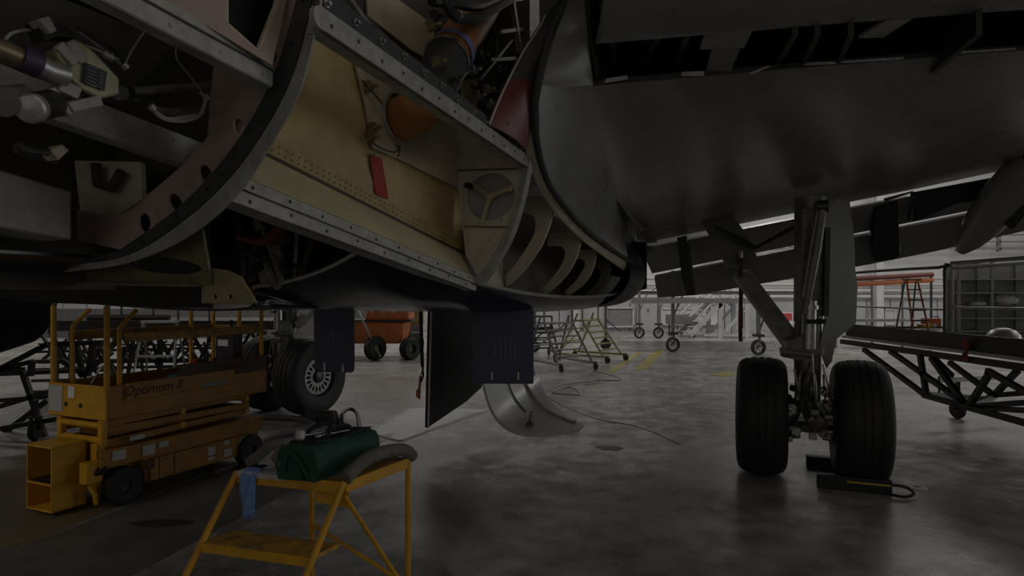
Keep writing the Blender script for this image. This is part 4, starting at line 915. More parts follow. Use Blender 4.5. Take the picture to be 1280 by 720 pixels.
# ================= STEP PLATFORM =================
FLc = V((-1.300, 3.03, 1.0)); FRc = V((-.752, 2.865, 1.0)); BRc = V((-.535, 3.294, 1.0)); BLc = FLc+BRc-FRc
wv = (FRc-FLc); dv = (BRc-FRc); wn = wv.normalized(); dn = dv.normalized(); fn = -dn
ST = thing('step_platform', (FLc+BRc)/2*1-UP*1.0, 'yellow metal step platform with worn treads in the foreground', 'work steps')
mb = MB(); mb.prism([FLc-UP*.035, FRc-UP*.035, BRc-UP*.035, BLc-UP*.035], UP*.035); TOP = mb.build('platform', 'yellow_worn', ST, bevel=.004)
mb = MB(); mb.prism([FLc+fn*.012-UP*.05, FRc+fn*.012-UP*.05, FRc-UP*.05, FLc-UP*.05], UP*.052); mb.prism([FRc-UP*.05, FRc+wn*.012-UP*.05, BRc+wn*.012-UP*.05, BRc-UP*.05], UP*.052); mb.build('edge_strip', 'yellow_paint', TOP, bevel=.004)
mb = MB(); a = FLc.lerp(FRc, .70)-UP*.05+fn*-.03; b = FRc-UP*.05+fn*-.03; mb.prism([a, b, b-UP*.075, a-UP*.065], dn*.004); mb.build('apron', 'yellow_paint', TOP)
slope = fn*.70-UP*1.0
for nm, top in (('front_leg', FLc), ('front_leg', FRc)):
    MB().tube([top+UP*(.0), top+fn*.70-UP*.999], .015, 12).build(nm, 'yellow_paint', ST)
for top in (BRc, BLc): MB().tube([top, V((top.x, top.y, .001))], .015, 12).build('rear_leg', 'yellow_paint', ST)
for z in (.735, .47, .21):
    k = (1-z)*.70; a = FLc+fn*k; b = FRc+fn*k; a.z = b.z = z
    tr = MB(); tr.prism([a-fn*.16, b-fn*.16, b+fn*.015, a+fn*.015], -UP*.02); o = tr.build('step_tread', 'yellow_worn', ST, bevel=.003)
    mb = MB(); mb.prism([a+fn*.02, b+fn*.02, b+fn*.02-UP*.04, a+fn*.02-UP*.04], -fn*.006); mb.build('tread_lip', 'yellow_paint', o)
    mb = MB()
    for i in range(12):
        for j in range(4):
            p = a.lerp(b, (i+.5+.3*(j % 2))/12.4)-fn*(.02+.034*j); mb.bar(p+wn*.012+UP*.001, p-wn*.012+UP*.001, .005, .004)
    mb.build('grip_pattern', 'yellow_worn', o)['kind'] = 'stuff'
MB().tube([FRc-UP*.06, V((BRc.x, BRc.y, .30))], .011, 10).build('diagonal_brace', 'yellow_paint', ST)
MB().tube([V((BLc.x, BLc.y, .60)), V((BRc.x, BRc.y, .34))], .011, 10).build('diagonal_brace', 'yellow_paint', ST)
for sgn, A0, B0 in ((1, FRc, BRc), (-1, FLc, BLc)):
    o = wn*(.004 if sgn > 0 else -.035); k0 = 0 if sgn > 0 else .10; pts = cr([A0+o+UP*.015+dn*k0, A0+o+UP*.055+dn*(k0+.10), A0.lerp(B0, .5)+o+UP*.075, B0+o+UP*.05-dn*.05, B0+o+UP*.0+dn*.03], 6)
    lab = 'grey foam tube padding the %s edge of the yellow steps' % ('right' if sgn > 0 else 'left')
    tb = thing('foam_tube', A0+o+UP*.01, lab, 'foam tube', None)
    MB().tube(pts, .033 if sgn > 0 else .027, 16).build('foam_body', 'foam_grey', tb, smooth=60)
    MB().tube([pts[-1], pts[-1]+(pts[-1]-pts[-2])*.4], .02, 12).build('foam_bore', 'hose_black', tb); 
# tool bag
bl = V((-.872, 2.85, 1.002)); bw = -wn*.20; bdv = dn*.44
BG = thing('tool_bag', bl+bw/2+bdv/2, 'dark green canvas tool bag on top of the yellow steps', 'tool bag')
rows = []
for i in range(9):
    f = i/8; o = bl+bdv*f; e = 1 if 0 < i < 8 else .96
    prof = [(0, 0), (-.01, .05), (-.006, .11), (.015, .15), (.06, .162), (.10, .168), (.14, .162), (.185, .15), (.206, .11), (.21, .05), (.20, 0), (.1, 0), (0, 0)]
    rows.append([o+(-wn)*((w_-.1)*e+.1+.004*math.sin(i*2+w_*40))+UP*(h*e+.003*math.sin(i*1.7+h*50)*(h > .02)) for w_, h in prof])
mb = MB(); mb.grid(rows); mb.face(rows[0][:-1]); mb.face(rows[-1][:-1]); BB = mb.build('bag_body', 'green_canvas', BG, smooth=50)
mb = MB(); mb.grid([[bl+bdv*f-wn*w_+UP*(.170+.006*math.sin(f*9+w_*20)) for f in (.08, .3, .5, .7, .95)] for w_ in (.03, .1, .17)], -UP*.01); mb.build('bag_opening', 'green_dark', BB)
for off in (.045, .155):
    MB().tube(cr([bl+bdv*.30-wn*off+UP*.14, bl+bdv*.36-wn*(off+.01)+UP*.20, bl+bdv*.6-wn*(off+.0)+UP*.205, bl+bdv*.70-wn*off+UP*.14], 6), .009, 8).build('handle_strap', 'green_dark', BB)
e = [bl-dn*.006-wn*.04, bl-dn*.006-wn*.16]
MB().tube(cr([e[0]+UP*.02, bl-dn*.012-wn*.075+UP*.09, bl-dn*.012-wn*.12+UP*.125, bl-dn*.012-wn*.15+UP*.09, e[1]+UP*.03], 5), .008, 8).build('end_strap', 'green_canvas', BB)
MB().tube(cr([bl-dn*.006-wn*.09+UP*.12, bl-dn*.01-wn*.07+UP*.06, bl-dn*.008-wn*.06+UP*.01], 5), .006, 8).build('end_strap', 'green_dark', BB)
t = thing('wrench', bl+bdv*.45-wn*.09+UP*.175, 'thin bright wrench lying across the top of the green bag', 'tool')
MB().bar(bl+bdv*.25-wn*.075+UP*.184, bl+bdv*.58-wn*.03+UP*.186, .012, .005).build('shank', 'alu', t); MB().cyl(bl+bdv*.24-wn*.078+UP*.178, bl+bdv*.24-wn*.078+UP*.188, .014, .014, 12).build('wrench_head', 'alu', t)
t = thing('screwdriver', bl+bdv*.3-wn*.14+UP*.175, 'screwdriver with dull shaft lying at the far side of the green bag', 'tool')
MB().cyl(bl+bdv*.16-wn*.15+UP*.182, bl+bdv*.46-wn*.11+UP*.182, .005, .005, 8).build('shaft', 'steel', t); MB().cyl(bl+bdv*.46-wn*.11+UP*.184, bl+bdv*.6-wn*.095+UP*.184, .013, .011, 10).build('handle', 'hose_black', t)
crumple('cloth', bl+bdv*.1-wn*.205+UP*.085, .05, 'foam_grey', 'grey crumpled cloth behind the green tool bag', 'cloth', 9, (1, .8, 1.1))
crumple('cloth', bl+bdv*.10-wn*.12+UP*.195, .020, 'far_white', 'little pale wad poking out of the green bag corner', 'cloth', 4, (1, 1, 1.2))
# paper sheet and hanging blue cloth
rows = []
for i in range(7):
    f = (i-1)/5; rows.append([FLc+wn*(.015+.26*j/6)+dn*(-.022+.34*max(f, 0))+UP*((.007+.0015*math.sin(i*1.3+j)+.012*max(f, 0)*(1-j/6)) if i else -.014) for j in range(7)])
tag(MB().grid(rows, UP*.001).build('paper_sheet', 'paper_white', None, smooth=30), 'white paper sheet lying on the left side of the yellow steps', 'paper')
rows = []
for i in range(12):
    f = i/11; p0 = FLc+wn*.05+fn*.022 if i > 1 else FLc+wn*.05-fn*(.06-.05*i)
    z = .026 if i < 2 else .008-(f-.12)*.235
    wdt = .076
    rows.append([p0+wn*(wdt*j/6+.004*math.sin(i*.8))+fn*(.008*math.sin(j*1.4+i*.5)+(.008 if i > 1 else 0))+UP*(z-.004*(j % 3)*(i == 11)) for j in range(7)])
tag(MB().grid(rows, fn*.002).build('blue_cloth', 'blue_cloth', None, smooth=180), 'light blue wiping cloth hanging over the front edge of the steps', 'cloth')
# ================= CHOCKS, HOSES, PAINTED SHEEN ON THE FLOOR =================
def chock(name, c, ax, fd, ln, w_, h, label, stripe=None, rope=None):
    c = V(c); ax = V(ax).normalized(); fd = V(fd).normalized(); t = thing(name, c, label, 'wheel chock')
    prof = [(0, 0), (w_, 0), (w_, h*.25), (w_*.55, h*.95), (w_*.35, h), (0, h)]
    a = [c+fd*x+UP*(z+.001)-ax*ln/2 for x, z in prof]; MB().prism(a, ax*ln).build('chock_body', 'rubber', t, bevel=.008)
    if stripe:
        mb = MB(); mb.prism([c-ax*ln*.1-fd*.004+UP*(h*.62), c+ax*ln*.5-fd*.004+UP*(h*.62), c+ax*ln*.5-fd*.004+UP*(h*.74), c-ax*ln*.1-fd*.004+UP*(h*.74)], fd*.003); mb.build('paint_stripe', 'yellow_box', t)
    if rope: MB().tube(cr([c+ax*ln*.48+UP*h*.75, c+ax*(ln*.5+.10)+UP*h*.7, c+ax*(ln*.5+.17)+UP*h*.3, c+ax*(ln*.5+.08)-fd*.07+UP*.02, c+ax*(ln*.42)-fd*.05+UP*.03], 6), .014, 8).build('rope_handle', 'hose_black', t)
    return t
fw = -AX.cross(UP).normalized()
fwd = V((-AX.y, AX.x, 0)).normalized()
if fwd.y > 0: fwd = -fwd
q = RG+AX*.46; chock('wheel_chock', q+fwd*.40-AX*.12, AX, -fwd, .62, .16, .13, 'black rubber chock with yellow stripe in front of the nearest tyre', True, True)
q = RG+AX*.25; chock('wheel_chock', q-fwd*.47, AX, fwd, .55, .16, .12, 'plain black chock behind the right landing gear tyres')
q = LGC+V((.44, -.2, 0)); chock('wheel_chock', G(398, 530), AX, V((.3, .95, 0)), .5, .18, .2, 'black chock by the spoked wheel of the far gear on the left')
t = thing('air_hose', G(430, 520), 'black looped hose standing up beside the far gear chock', 'hose')
MB().tube(cr([G(428, 530), G(428, 527)+UP*.11, G(436, 523)+UP*.14, G(446, 525)+UP*.10, G(450, 545)+UP*.03, G(447, 560)+UP*.02], 6), .028, 10).build('hose', 'hose_black', t)
t = thing('floor_cable', G(720, 480), 'tangled pale cable looping over the floor behind the gear door', 'cable')
def fl_(pts, r): return cr([G(x, y)+UP*r for x, y in pts], 6)
MB().tube(fl_(((690, 492), (725, 494), (712, 484), (690, 490), (700, 482), (750, 476), (776, 476), (768, 470), (740, 465), (752, 477), (730, 481)), .012), .012, 6).build('cable', 'wire_white', t)
t = thing('floor_cable', G(700, 510), 'dark thin cable snaking on the floor near the white gear door', 'cable')
MB().tube(fl_(((668, 478), (690, 500), (740, 522), (790, 532), (815, 540), (850, 556)), .004), .004, 6).build('cable', 'hose_black', t)
t = thing('floor_hose', G(330, 560), 'dark thick hose lying on the floor between lift and steps', 'hose')
MB().tube(fl_(((330, 525), (372, 527), (392, 534), (370, 545), (330, 556), (300, 580)), .04), .04, 10).build('hose', 'seal_black', t)
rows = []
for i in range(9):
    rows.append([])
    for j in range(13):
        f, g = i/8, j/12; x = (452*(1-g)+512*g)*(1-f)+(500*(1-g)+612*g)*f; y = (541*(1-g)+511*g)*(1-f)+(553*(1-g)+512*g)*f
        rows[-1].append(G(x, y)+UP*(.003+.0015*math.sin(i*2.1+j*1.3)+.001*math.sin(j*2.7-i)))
tag(MB().grid(rows, UP*.002).build('floor_sheen', 'sheen_white', None, smooth=180), 'crinkled white sheet standing in for a bright sheen on the floor below the black bay door', 'floor sheen')  # bright floor sheen modelled as a thin white sheet
# ================= MAINTENANCE DOCK ON THE RIGHT =================
def aX(px, py, X): return P(px, py, X*F/(px-640))
XD = 5.02
DK = thing('maintenance_dock', (6.2, 7.6, 0), 'black truss maintenance dock with railings at the right edge', 'work dock')
DKP = MB().box((6.15, 7.15, 1.30), (2.2, 4.9, .06)).build('deck', 'far_dark', DK)
MB().prism([(XD, 9.6, 1.2), (XD, 4.6, 1.2), (XD, 4.6, 1.40), (XD, 9.6, 1.40)], (.03, 0, 0)).build('toe_board', 'dock_black', DKP)
MB().prism([(XD, 9.6, 1.2), (7.25, 9.6, 1.2), (7.25, 9.6, 1.36), (XD, 9.6, 1.36)], (0, .03, 0)).build('toe_board', 'dock_black', DKP)
MB().box((XD-.02, 7.0, 1.205), (.05, 5.3, .035)).build('edge_rail', 'rack_steel', DKP)
def mem(p, q, w=.055, nm='truss_bar', m='dock_black', par=DK, X=XD): return MB().bar(aX(*p, X), aX(*q, X), w, w).build(nm, m, par)
MB().box((XD+.03, 7.2, 1.12), (.06, 5.2, .07)).build('truss_chord', 'dock_black', DK)
MB().box((XD+1.9, 7.2, 1.12), (.06, 5.2, .07)).build('truss_chord', 'dock_black', DK)
MB().bar(aX(1155, 494, XD), aX(1330, 542, XD), .06).build('truss_chord', 'dock_black', DK)
for p, q in (((1080, 437), (1157, 494)), ((1113, 439), (1213, 509)), ((1150, 443), (1158, 494)), ((1164, 447), (1209, 509)), ((1238, 465), (1211, 508)), ((1234, 463), (1300, 500)), ((1213, 508), (1300, 502)), ((1213, 509), (1300, 514))): mem(p, q)
for p, q in (((1187, 453), (1242, 494)), ((1272, 463), (1242, 495)), ((1243, 494), (1300, 490)), ((1160, 440), (1190, 470))): mem(p, q, .06, X=6.1)
MB().bar(aX(1159, 494, XD)+V((0, 0, 0)), P(1240, 500, 8.3), .08).build('cross_beam', 'rack_steel', DK)
MB().bar(aX(1210, 508, XD), P(1243, 495, 8.2), .06).build('cross_beam', 'dock_black', DK)
def caster(c, r, par, m='rubber', ax=(1, .2, 0), fork=.0, mf='dark_steel'):
    w_ = MB().lathe([(r*.3, -r*.28), (r*.9, -r*.28), (r, -r*.15), (r, r*.15), (r*.9, r*.28), (r*.3, r*.28)], V(c)+UP*r, ax, 20, True).build('caster', m, par)
    mb = MB(); a = V(ax).normalized()
    for sg in (-1, 1): mb.bar(V(c)+UP*r+a*sg*r*.36, V(c)+UP*(2.25*r)+a*sg*r*.36, r*.35, r*.12)
    mb.box(V(c)+UP*2.3*r, (r*1.1, r*.7, r*.15)); mb.lathe([(0, -.3*r), (r*.28, -.3*r), (r*.28, .3*r), (0, .3*r)], V(c)+UP*r, ax, 12)
    mb.build('caster_fork', mf, w_); return w_
wc_ = G(1197, 523); caster(wc_, .13, DK); MB().bar(wc_+UP*.3, V((wc_.x, wc_.y, .62)), .05).build('caster_post', 'dock_black', DK); MB().bar(V((wc_.x-.7, wc_.y-.3, .60)), V((wc_.x+.7, wc_.y+.1, .6)), .07).build('cross_beam', 'rack_steel', DK)
mb = MB(); a = P(1174, 470, 9.0); mb.cyl(a, V((a.x, a.y, .36)), .015, .015, 8); mb.cyl(V((a.x, a.y, .36)), V((a.x, a.y, .34)), .05, .05, 12); mb.build('jack_foot', 'dark_steel', DK)
for y in (9.55, ):
    MB().tube(cr([V((XD+.05, 9.5, 1.36)), V((XD+.05, 9.5, 2.1)), V((XD+.05, 9.42, 2.16)), V((XD+.05, 7.6, 2.16)), V((XD+.05, 7.5, 2.12)), V((XD+.05, 7.5, 1.33))], 3), .02, 8).build('railing', 'dark_steel', DK)
MB().tube([V((XD+.05, 7.38, 1.3)), V((XD+.05, 7.38, 2.2)), V((XD+.05, 5.0, 2.2))], .022, 8).build('railing', 'rack_steel', DK)
MB().tube([V((XD+.05, 9.5, 1.66)), V((XD+.05, 7.5, 1.66))], .012, 8).build('mid_rail', 'rack_steel', DK)
MB().tube([V((XD+.05, 7.38, 1.69)), V((XD+.05, 5.0, 1.70))], .016, 8).build('mid_rail', 'alu', DK)
MB().tube([V((XD+.05, 7.38, 2.14)), V((7.2, 7.38, 2.3))], .02, 8).build('railing', 'rack_steel', DK)
RK = thing('shelf_rack', (6.6, 8.7, 1.33), 'grey steel shelf rack standing on the right dock deck', 'shelf')
x0, x1, yf, yb = 5.98, 7.5, 8.55, 8.85
mb = MB(); mb.box(((x0+x1)/2, yb, 1.80), (x1-x0, .02, .94)); mb.build('back_panel', 'rack_steel', RK)
for xx in (x0, 6.42, 6.95, x1):
    for yy in (yf+.015, yb-.03): MB().box((xx, yy, 1.80), (.035, .03, .94)).build('upright', 'rack_steel', RK)
for z in (1.345, 1.52, 1.67, 1.86, 2.04): MB().box(((x0+x1)/2, (yf+yb)/2, z), (x1-x0, yb-yf, .02)).build('shelf', 'rack_steel', RK)
mb = MB()
crumple('plastic_bag', V((6.68, 8.68, 1.77)), .10, 'paper_white', 'white plastic bag stuffed on a shelf of the dock rack', 'bag', 3, (1.5, .8, .75))
crumple('plastic_bag', V((6.3, 8.66, 1.715)), .05, 'paper_white', 'flat white bag on the rack shelf beside the bigger bag', 'bag', 8, (2.2, .8, .6))
t = thing('metal_bowl', (5.75, 7.45, 1.33), 'upturned shiny metal bowl on the dock deck before the rack', 'bowl')
MB().lathe([(.16, 0), (.17, .005), (.16, .04), (.12, .09), (.06, .115), (0, .12)], V((5.72, 7.45, 1.332)), UP, 28).build('bowl_shell', 'alu', t, smooth=60)
t = thing('ratchet_strap', aX(1206, 455, XD-.05), 'red strap tied around the edge of the right dock', 'strap')
rows = [[aX(1203+dx, 424+k*5.5, XD-.03-.006*math.sin(k)) for dx in (0, 7)] for k in range(6)]
MB().grid(rows, (-.004, 0, 0)).build('strap_band', 'red_tag', t); MB().tube([aX(1217, 423, XD-.02), aX(1208, 438, XD-.06), aX(1203, 446, XD-.05)], .012, 8).build('strap_tail', 'red_paint', t)
# orange step ladder and boxes on the deck
def stepladder(name, base, w, h, dep, n, m, label, cat, m2=None, par=None, yaw=0.):
    b = V(base); t = thing(name, b, label, cat); x = V((math.cos(yaw), math.sin(yaw), 0)); y = V((-math.sin(yaw), math.cos(yaw), 0)); r = max(.014, h*.012)
    tw = w*.72
    for sg in (-1, 1): MB().tube([b+x*sg*w/2-y*dep/2, b+x*sg*tw/2+UP*h], r, 8).build('rail', m, t); MB().tube([b+x*sg*w/2+y*dep/2, b+x*sg*tw/2+y*.04+UP*h*.97], r*.8, 8).build('rear_leg', m2 or m, t)
    for k in range(n):
        f = (k+1)/(n+1); c = b-y*dep/2*(1-f)+UP*h*f; ww = w+(tw-w)*f; MB().box(c, (ww, .08, r*1.4), x, y).build('tread', m2 or m, t)
    MB().box(b+UP*h, (tw+.02, .16, r*2), x, y).build('top_cap', m, t); return t
stepladder('step_ladder', (5.72, 9.15, 1.33), .22, .72, .4, 4, 'orange_far', 'small orange folding step ladder standing on the dock deck', 'ladder', 'dark_steel')
t = thing('parts_box', (5.95, 9.25, 1.33), 'yellow open box on the dock deck right of the orange ladder', 'box')
mb = MB(); mb.box((5.95, 9.2, 1.385), (.17, .16, .05)); mb.build('box_body', 'yellow_box', t, bevel=.005); MB().box((6.02, 9.11, 1.40), (.03, .02, .05)).build('box_tag', 'paper_white', t)
t = thing('tool_box', (6.12, 9.3, 1.33), 'flat red case on the dock deck behind the yellow box', 'box')
MB().box((6.12, 9.35, 1.43), (.2, .16, .12)).build('case_body', 'orange_paint', t, bevel=.006); MB().tube([V((6.06, 9.27, 1.49)), V((6.06, 9.27, 1.52)), V((6.18, 9.27, 1.52)), V((6.18, 9.27, 1.49))], .008, 8).build('handle', 'hose_black', t)
# far orange railed stand
t = thing('orange_stand', G(1115, 425), 'orange railed work stand far behind the right gear', 'work stand')
d = 22.
for y in (346, 353): MB().tube([P(1040, y+4, d), P(1166, y-3, d)], .085, 8).build('railing', 'orange_far' if y > 350 else 'red_paint', t)
for x in (1045, 1090, 1128, 1164): MB().tube([P(x, 345, d), V((P(x, 345, d).x, d, .01))], .04, 8).build('post', 'far_dark' if x > 1160 else 'far_grey', t)
MB().box(P(1105, 400, d), (3.4, .9, .08)).build('deck', 'far_grey', t)
# ================= WHITE STAIR AND WHEELED DOCK, FAR =================
t = thing('access_stair', G(930, 418), 'white far access stair with handrails against the grey hangar wall', 'stair')
d = 27.; dB = 28.6
def gz(x, d): p = P(x, 400, d); return V((p.x, d, 0))
for x in (900, 933):
    for dd in (d, dB): MB().bar(gz(x, d)+V((0, dd-d, 0)), P(x, 345, d)+V((0, dd-d, 0)), .16).build('post', 'far_white', t)
MB().box((P(918, 0, d).x, (d+dB)/2, 1.62), (2.2, dB-d+.2, .08)).build('landing', 'far_white', t)
for dd in (d-.02, dB):
    MB().bar(gz(862, d)+V((0, dd-d, .1)), P(908, 372, d)+V((0, dd-d, 0)), .12, .2).build('stringer', 'far_white', t)
    MB().tube([P(862, 396, d)+V((0, dd-d, 0)), P(906, 352, d)+V((0, dd-d, 0))], .05, 8).build('handrail', 'far_white', t); MB().tube([P(868, 402, d)+V((0, dd-d, 0)), P(906, 362, d)+V((0, dd-d, 0))], .04, 8).build('handrail', 'far_white', t)
    MB().bar(gz(903, d)+V((0, dd-d, .15)), P(930, 388, d)+V((0, dd-d, 0)), .1).build('brace', 'far_white', t); MB().bar(P(903, 350, d)+V((0, dd-d, 0)), P(932, 385, d)+V((0, dd-d, 0)), .1).build('brace', 'far_white', t)
for k in range(7):
    f = (k+.5)/7; a = (gz(862, d)+UP*.1).lerp(P(908, 372, d), f); MB().box((a.x, (d+dB)/2, a.z), (.28, dB-d, .05)).build('tread', 'far_white', t)
MB().box((P(918, 0, d).x, d, .12), (2.6, .12, .1)).build('base_rail', 'far_white', t)
t = thing('wheeled_dock', G(880, 430), 'tall pale wheeled dock frame with spoked casters under the flaps', 'work dock')
def dleg(px, py, r, par, ztop=2.6):
    c = G(px, py); mb = MB(); mb.bar(c+UP*2.4*r, V((c.x, c.y, ztop)), .10); lg = mb.build('dock_leg', 'far_grey', par)
    MB().bar(c+UP*1.1, c+UP*1.7+V((.35, 0, .2)), .05).build('leg_brace', 'far_grey', lg)
    w_ = MB().lathe([(r*.72, -r*.25), (r*.95, -r*.25), (r, 0), (r*.95, r*.25), (r*.72, r*.25)], c+UP*r, (.25, -1, 0), 24, True).build('caster', 'rubber', lg)
    mb = MB(); ax = V((.25, -1, 0)).normalized(); u = ax.cross(UP).normalized()
    for k in range(6): mb.bar(c+UP*r, c+UP*r+(u*math.cos(k*PI/3)+UP*math.sin(k*PI/3))*r*.75, r*.16, r*.16)
    mb.lathe([(0, -r*.3), (r*.25, -r*.3), (r*.25, r*.3), (0, r*.3)], c+UP*r, ax, 12); mb.build('caster_spokes', 'alu', w_)
    mb = MB(); mb.bar(c+UP*r+ax*r*.4, c+UP*2.4*r+ax*r*.2, r*.3, r*.1); mb.box(c+UP*2.5*r, (r*1.2, r*1.2, r*.3)); mb.build('caster_fork', 'dark_steel', w_)
for px, py in ((841, 440), (948, 444), (799, 423), (823, 423)): dleg(px, py, .24, t)
mb = MB(); c = G(841, 440); MB().bar(P(788, 376, 20.2), P(965, 376, 20.2), .18, .16).build('cross_beam', 'far_white', t); MB().bar(P(760, 377, 27), P(850, 377, 27), .16).build('cross_beam', 'far_white', t)
MB().tube(cr([P(952, 385, 19.6), P(955, 395, 19.6), P(950, 412, 19.5), P(947, 420, 19.5)], 4), .03, 8).build('air_hose', 'hose_black', t)
for k in range(5):
    MB().tube([P(815+k*30, 362, 23), P(850+k*30, 340, 23)], .06, 6).build('railing', 'far_white', t)
MB().box(P(880, 366, 23), (5.4, 4, .1)).build('deck', 'far_grey', t)
t = thing('floor_cart', G(850, 417), 'small dark cart with thin legs below the white wall panels', 'cart')
c = G(852, 420); mb = MB(); mb.box(c+UP*.75, (1.3, .6, .45)); mb.build('cart_body', 'far_grey', t, bevel=.03)
for sx in (-.5, .5):
    for sy in (-.2, .2): MB().bar(c+V((sx, sy, .0)), c+V((sx, sy, .55)), .05).build('leg', 'far_dark', t)
t = thing('wall_sign', P(984, 405, 30.5), 'small red and white sign on the far wall left of the right gear leg', 'sign')
MB().box(P(984, 400, 31.6), (.5, .08, .75)).build('sign_board', 'paper_white', t); MB().box(P(984, 396, 31.55), (.46, .06, .36)).build('red_field', 'red_sign', t); MB().box(P(982, 428, 28), (.02, .02, .02)) if False else None
# ================= ROLLING LADDERS =================
def rolling(name, base, w, h, dep, n, m, label, yaw):
    b = V(base); t = thing(name, b, label, 'rolling ladder'); x = V((math.cos(yaw), math.sin(yaw), 0)); y = V((-math.sin(yaw), math.cos(yaw), 0)); r = .028
    for sg in (-1, 1):
        MB().tube([b+x*sg*w/2-y*dep/2+UP*.18, b+x*sg*w*.42+UP*(h*.72), b+x*sg*w*.42+UP*h], r, 8).build('stile', m, t)
        MB().tube([b+x*sg*w/2+y*dep/2+UP*.18, b+x*sg*w*.42+y*.15+UP*h*.85], r, 8).build('rear_post', m, t)
        MB().tube([b+x*sg*w/2-y*dep*.62+UP*.17, b+x*sg*w/2+y*dep*.6+UP*.17], r*1.2, 8).build('base_rail', m, t)
        for e in (-.6, .6): caster(b+x*sg*w/2+y*dep*e, .085, t, ax=x)
    for k in range(n):
        f = (k+1)/(n+1); MB().tube([b-x*w*.45-y*dep/2*(1-f)+UP*(.18+(h*.72-.18)*f), b+x*w*.45-y*dep/2*(1-f)+UP*(.18+(h*.72-.18)*f)], r*.8, 8).build('rung', m, t)
        if k % 2: MB().tube([b-x*w*.45+y*dep/2*(1-f*.8)+UP*(.18+(h*.8-.18)*f), b+x*w*.45+y*dep/2*(1-f*.8)+UP*(.18+(h*.8-.18)*f)], r*.7, 8).build('rear_rung', m, t)
    MB().tube([b-x*w*.42+UP*h, b+x*w*.42+UP*h], r, 8).build('top_bar', m, t)
    MB().tube([b-x*w/2+y*dep/2+UP*.25, b+x*w*.45+y*.18+UP*h*.75], r*.7, 8).build('cross_brace', m, t)
    mb = MB(); mb.box(b+y*.1+UP*h*.72, (w*.9, .35, .05), x, y); mb.build('top_step', m, t); return t
rolling('rolling_ladder', G(698, 459), 1.0, 1.55, 1.5, 5, 'strut_grey', 'dark grey rolling ladder nearest to the hanging navy door', .5)
rolling('rolling_ladder', G(738, 450), 1.0, 1.55, 1.4, 5, 'ladder_green', 'olive green rolling ladder standing right of the dark one', .9)
rolling('rolling_ladder', G(676, 447), .8, 1.2, 1.0, 4, 'far_dark', 'low black ladder stand half hidden by the hanging navy door', .2)
for (px, py, lb) in ((757, 437, 'far dock leg on a black caster behind the green ladder'), (668, 440, 'slim dark dock leg close to the hanging navy door')):
    t = thing('dock_leg', G(px, py), lb, 'dock leg'); c = G(px, py); MB().bar(c+UP*.4, c+UP*2.0, .09).build('leg_post', 'far_grey', t); caster(c, .18, t, ax=(.2, -1, 0)); MB().bar(c+UP*1.0, c+V((.5, 0, .6)), .04).build('leg_brace', 'far_grey', t)
# ================= ORANGE BOOM LIFT =================
c = G(482, 447); BL_ = thing('boom_lift', c, 'orange boom lift parked far behind under the belly', 'boom lift')
MB().prism([c+V((-1.4, -.6, .45)), c+V((.5, -.6, .45)), c+V((.6, -.6, .6)), c+V((.62, -.6, 1.05)), c+V((-1.4, -.6, 1.1))], (0, 1.3, 0)).build('chassis', 'orange_far', BL_, bevel=.04)
MB().prism([c+V((-.5, -.5, 1.1)), c+V((.75, -.5, 1.1)), c+V((.75, -.5, 1.45)), c+V((-.4, -.5, 1.5))], (0, 1.1, 0)).build('turret', 'orange_far', BL_, bevel=.04)
MB().box(c+V((-.1, -.02, 1.09)), (1.9, 1.25, .05)).build('deck_plate', 'far_dark', BL_)
MB().bar(c+V((-1.2, -.3, 1.7)), c+V((1.0, -.3, 1.6)), .25, .3).build('boom', 'orange_far', BL_, bevel=.02)
for dx, dy, r in ((-.15, -.72, .33), (.80, -.60, .31), (-1.15, -.72, .31), (.7, .7, .36)):
    w_ = MB().lathe([(r*.4, -.13), (r*.88, -.14), (r, -.09), (r, .09), (r*.88, .14), (r*.4, .13)], c+V((dx, dy, r)), (.75, -.6, 0), 28, True, zmin=.002).build('tire', 'rubber', BL_)
    MB().lathe([(0, .04), (r*.42, .02), (r*.42, -.04), (0, -.04)], c+V((dx, dy, r)), (.75, -.6, 0), 20).build('hub', 'ladder_green', w_)
MB().tube([c+V((-.62, -.8, 1.4)), c+V((.02, -.85, .1))], .025, 8).build('tow_bar', 'alu', BL_)
mb = MB()
for k in range(8): mb.box(c+V((-.6+k*.15, -.52, 1.36+.05*(k % 2))), (.05, .02, .06))
mb.build('decal', 'paper_white', BL_)
t = thing('locker', G(514, 441), 'blue grey far cabinet with pale top right of the orange lift', 'cabinet'); c = G(514, 441)
MB().box(c+UP*.45, (.6, .5, .9)).build('cabinet_body', 'far_grey', t, bevel=.02); MB().box(c+V((.0, -.26, .45)), (.02, .02, .86)).build('door_gap', 'far_dark', t); MB().box(c+UP*1.25, (.75, .45, .7)).build('upper_case', 'ladder_green', t, bevel=.02)
# ================= LEFT DOCKS =================
DL = thing('maintenance_dock', (-6.2, 11.5, 0), 'black truss maintenance dock behind the yellow scissor lift', 'work dock')
d = 10.8
def px3(pts): return [P(x, y, dd) for x, y, dd in pts]
MB().prism(px3(((60, 401, d), (345, 401, d), (345, 412, d), (60, 414, d))), (0, 1.6, 0)).build('deck', 'dock_black', DL)
def tb(p, q, dd=d, w=.05, m='dock_black', par=None): return MB().bar(P(*p, dd), P(*q, dd), w).build('truss_bar', m, par or DL)
for dd, ox in ((d, 0), (d+1.5, 12)):
    for k in range(7):
        x = 62+k*44-ox; tb((x, 414), (x+22, 452), dd); tb((x+44, 414), (x+22, 452), dd)
    tb((50-ox, 452), (345-ox, 450), dd, .07); tb((60-ox, 430), (340-ox, 432), dd, .03)
for x, h in ((90, 0), (200, 0), (330, 0)):
    a = P(x, 414, d); MB().bar(a, V((a.x, a.y, .3)), .07).build('dock_leg', 'dock_black', DL); caster(V((a.x, a.y, 0)), .13, DL)
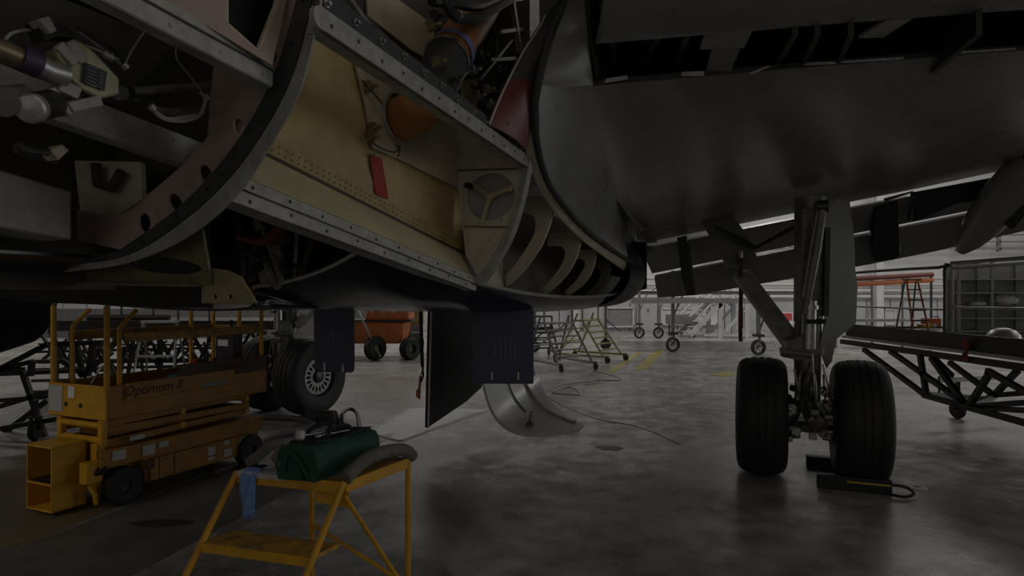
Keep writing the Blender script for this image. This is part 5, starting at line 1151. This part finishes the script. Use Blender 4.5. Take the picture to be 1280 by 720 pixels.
for x in (152, 192, 223, 262): MB().tube([P(x, 401, d), P(x, 378, d)], .02, 6).build('rail_post', 'dark_steel', DL)
MB().tube([P(110, 397, d), P(212, 397, d)], .05, 8).build('railing', 'dock_black', DL)
DN = thing('maintenance_dock', (-7, 8.5, 0), 'low dark truss dock at the left edge under the engine pod', 'work dock')
for p, q, dd in (((-60, 492), (60, 430), 8.4), ((-40, 472), (40, 452), 8.4), ((0, 462), (30, 462), 8.4), ((-40, 520), (140, 466), 8.3), ((-60, 546), (140, 512), 8.2), ((-60, 505), (140, 490), 9.2), ((-60, 470), (130, 462), 9.2), ((28, 464), (58, 552), 8.3), ((-20, 560), (60, 500), 8.6), ((60, 430), (130, 428), 8.5), ((95, 428), (104, 470), 8.5), ((116, 428), (110, 470), 8.5), ((100, 470), (140, 440), 8.5), ((76, 450), (108, 470), 8.5), ((40, 452), (38, 470), 8.3), ((-60, 560), (150, 540), 9.0)):
    MB().bar(P(*p, dd), P(*q, dd), .06).build('truss_bar', 'dock_black', DN)
caster(G(44, 551), .13, DN); caster(G(-30, 560), .13, DN); caster(G(120, 545), .13, DN)
MB().bar(G(44, 551)+UP*.3, P(44, 500, G(44, 551).y), .05).build('dock_leg', 'dock_black', DN)
MB().bar(G(120, 545)+UP*.3, P(120, 470, G(120, 545).y), .05).build('dock_leg', 'dock_black', DN)
t = stepladder('step_ladder', G(200, 528)*1, .62, 1.45, .9, 5, 'alu', 'tall silver step ladder standing behind the yellow scissor lift', 'ladder', 'steel', yaw=.15)
RR = random.Random(11)
for k in range(26):
    x0 = RR.uniform(70, 300); y0 = RR.uniform(416, 440); x1 = x0+RR.uniform(-50, 50); y1 = RR.uniform(450, 500); dd = RR.uniform(11.5, 13.5)
    MB().bar(P(x0, y0, dd), P(x1, y1, dd), RR.choice((.04, .055))).build('truss_bar', RR.choice(('dock_black', 'far_dark')), DL)
for y, dd in ((440, 12.5), (462, 12.0), (476, 11.6), (490, 11.2)): MB().bar(P(40, y, dd), P(300, y-6, dd), .05).build('truss_bar', 'dock_black', DL)
# ================= GROUPS FOR REPEATED THINGS =================
GR = {'wheel_chock': 'black wheel chocks by the landing gears', 'foam_tube': 'foam tubes on the yellow steps', 'maintenance_dock': 'black truss docks', 'rolling_ladder': 'rolling ladders far behind the belly',
      'step_ladder': 'folding step ladders', 'dock_leg': 'far dock legs on casters', 'plastic_bag': 'white bags on the dock rack', 'floor_cable': 'thin cables on the floor', 'rag': 'teal rags on the lift', 'screwdriver': 'screwdrivers lying about', 'cloth': 'small cloths by the tool bag'}
for o in SC.objects:
    if o.parent is None and o.get('category'):
        g = GR.get(o.name.split('.')[0])
        if g: o['group'] = g
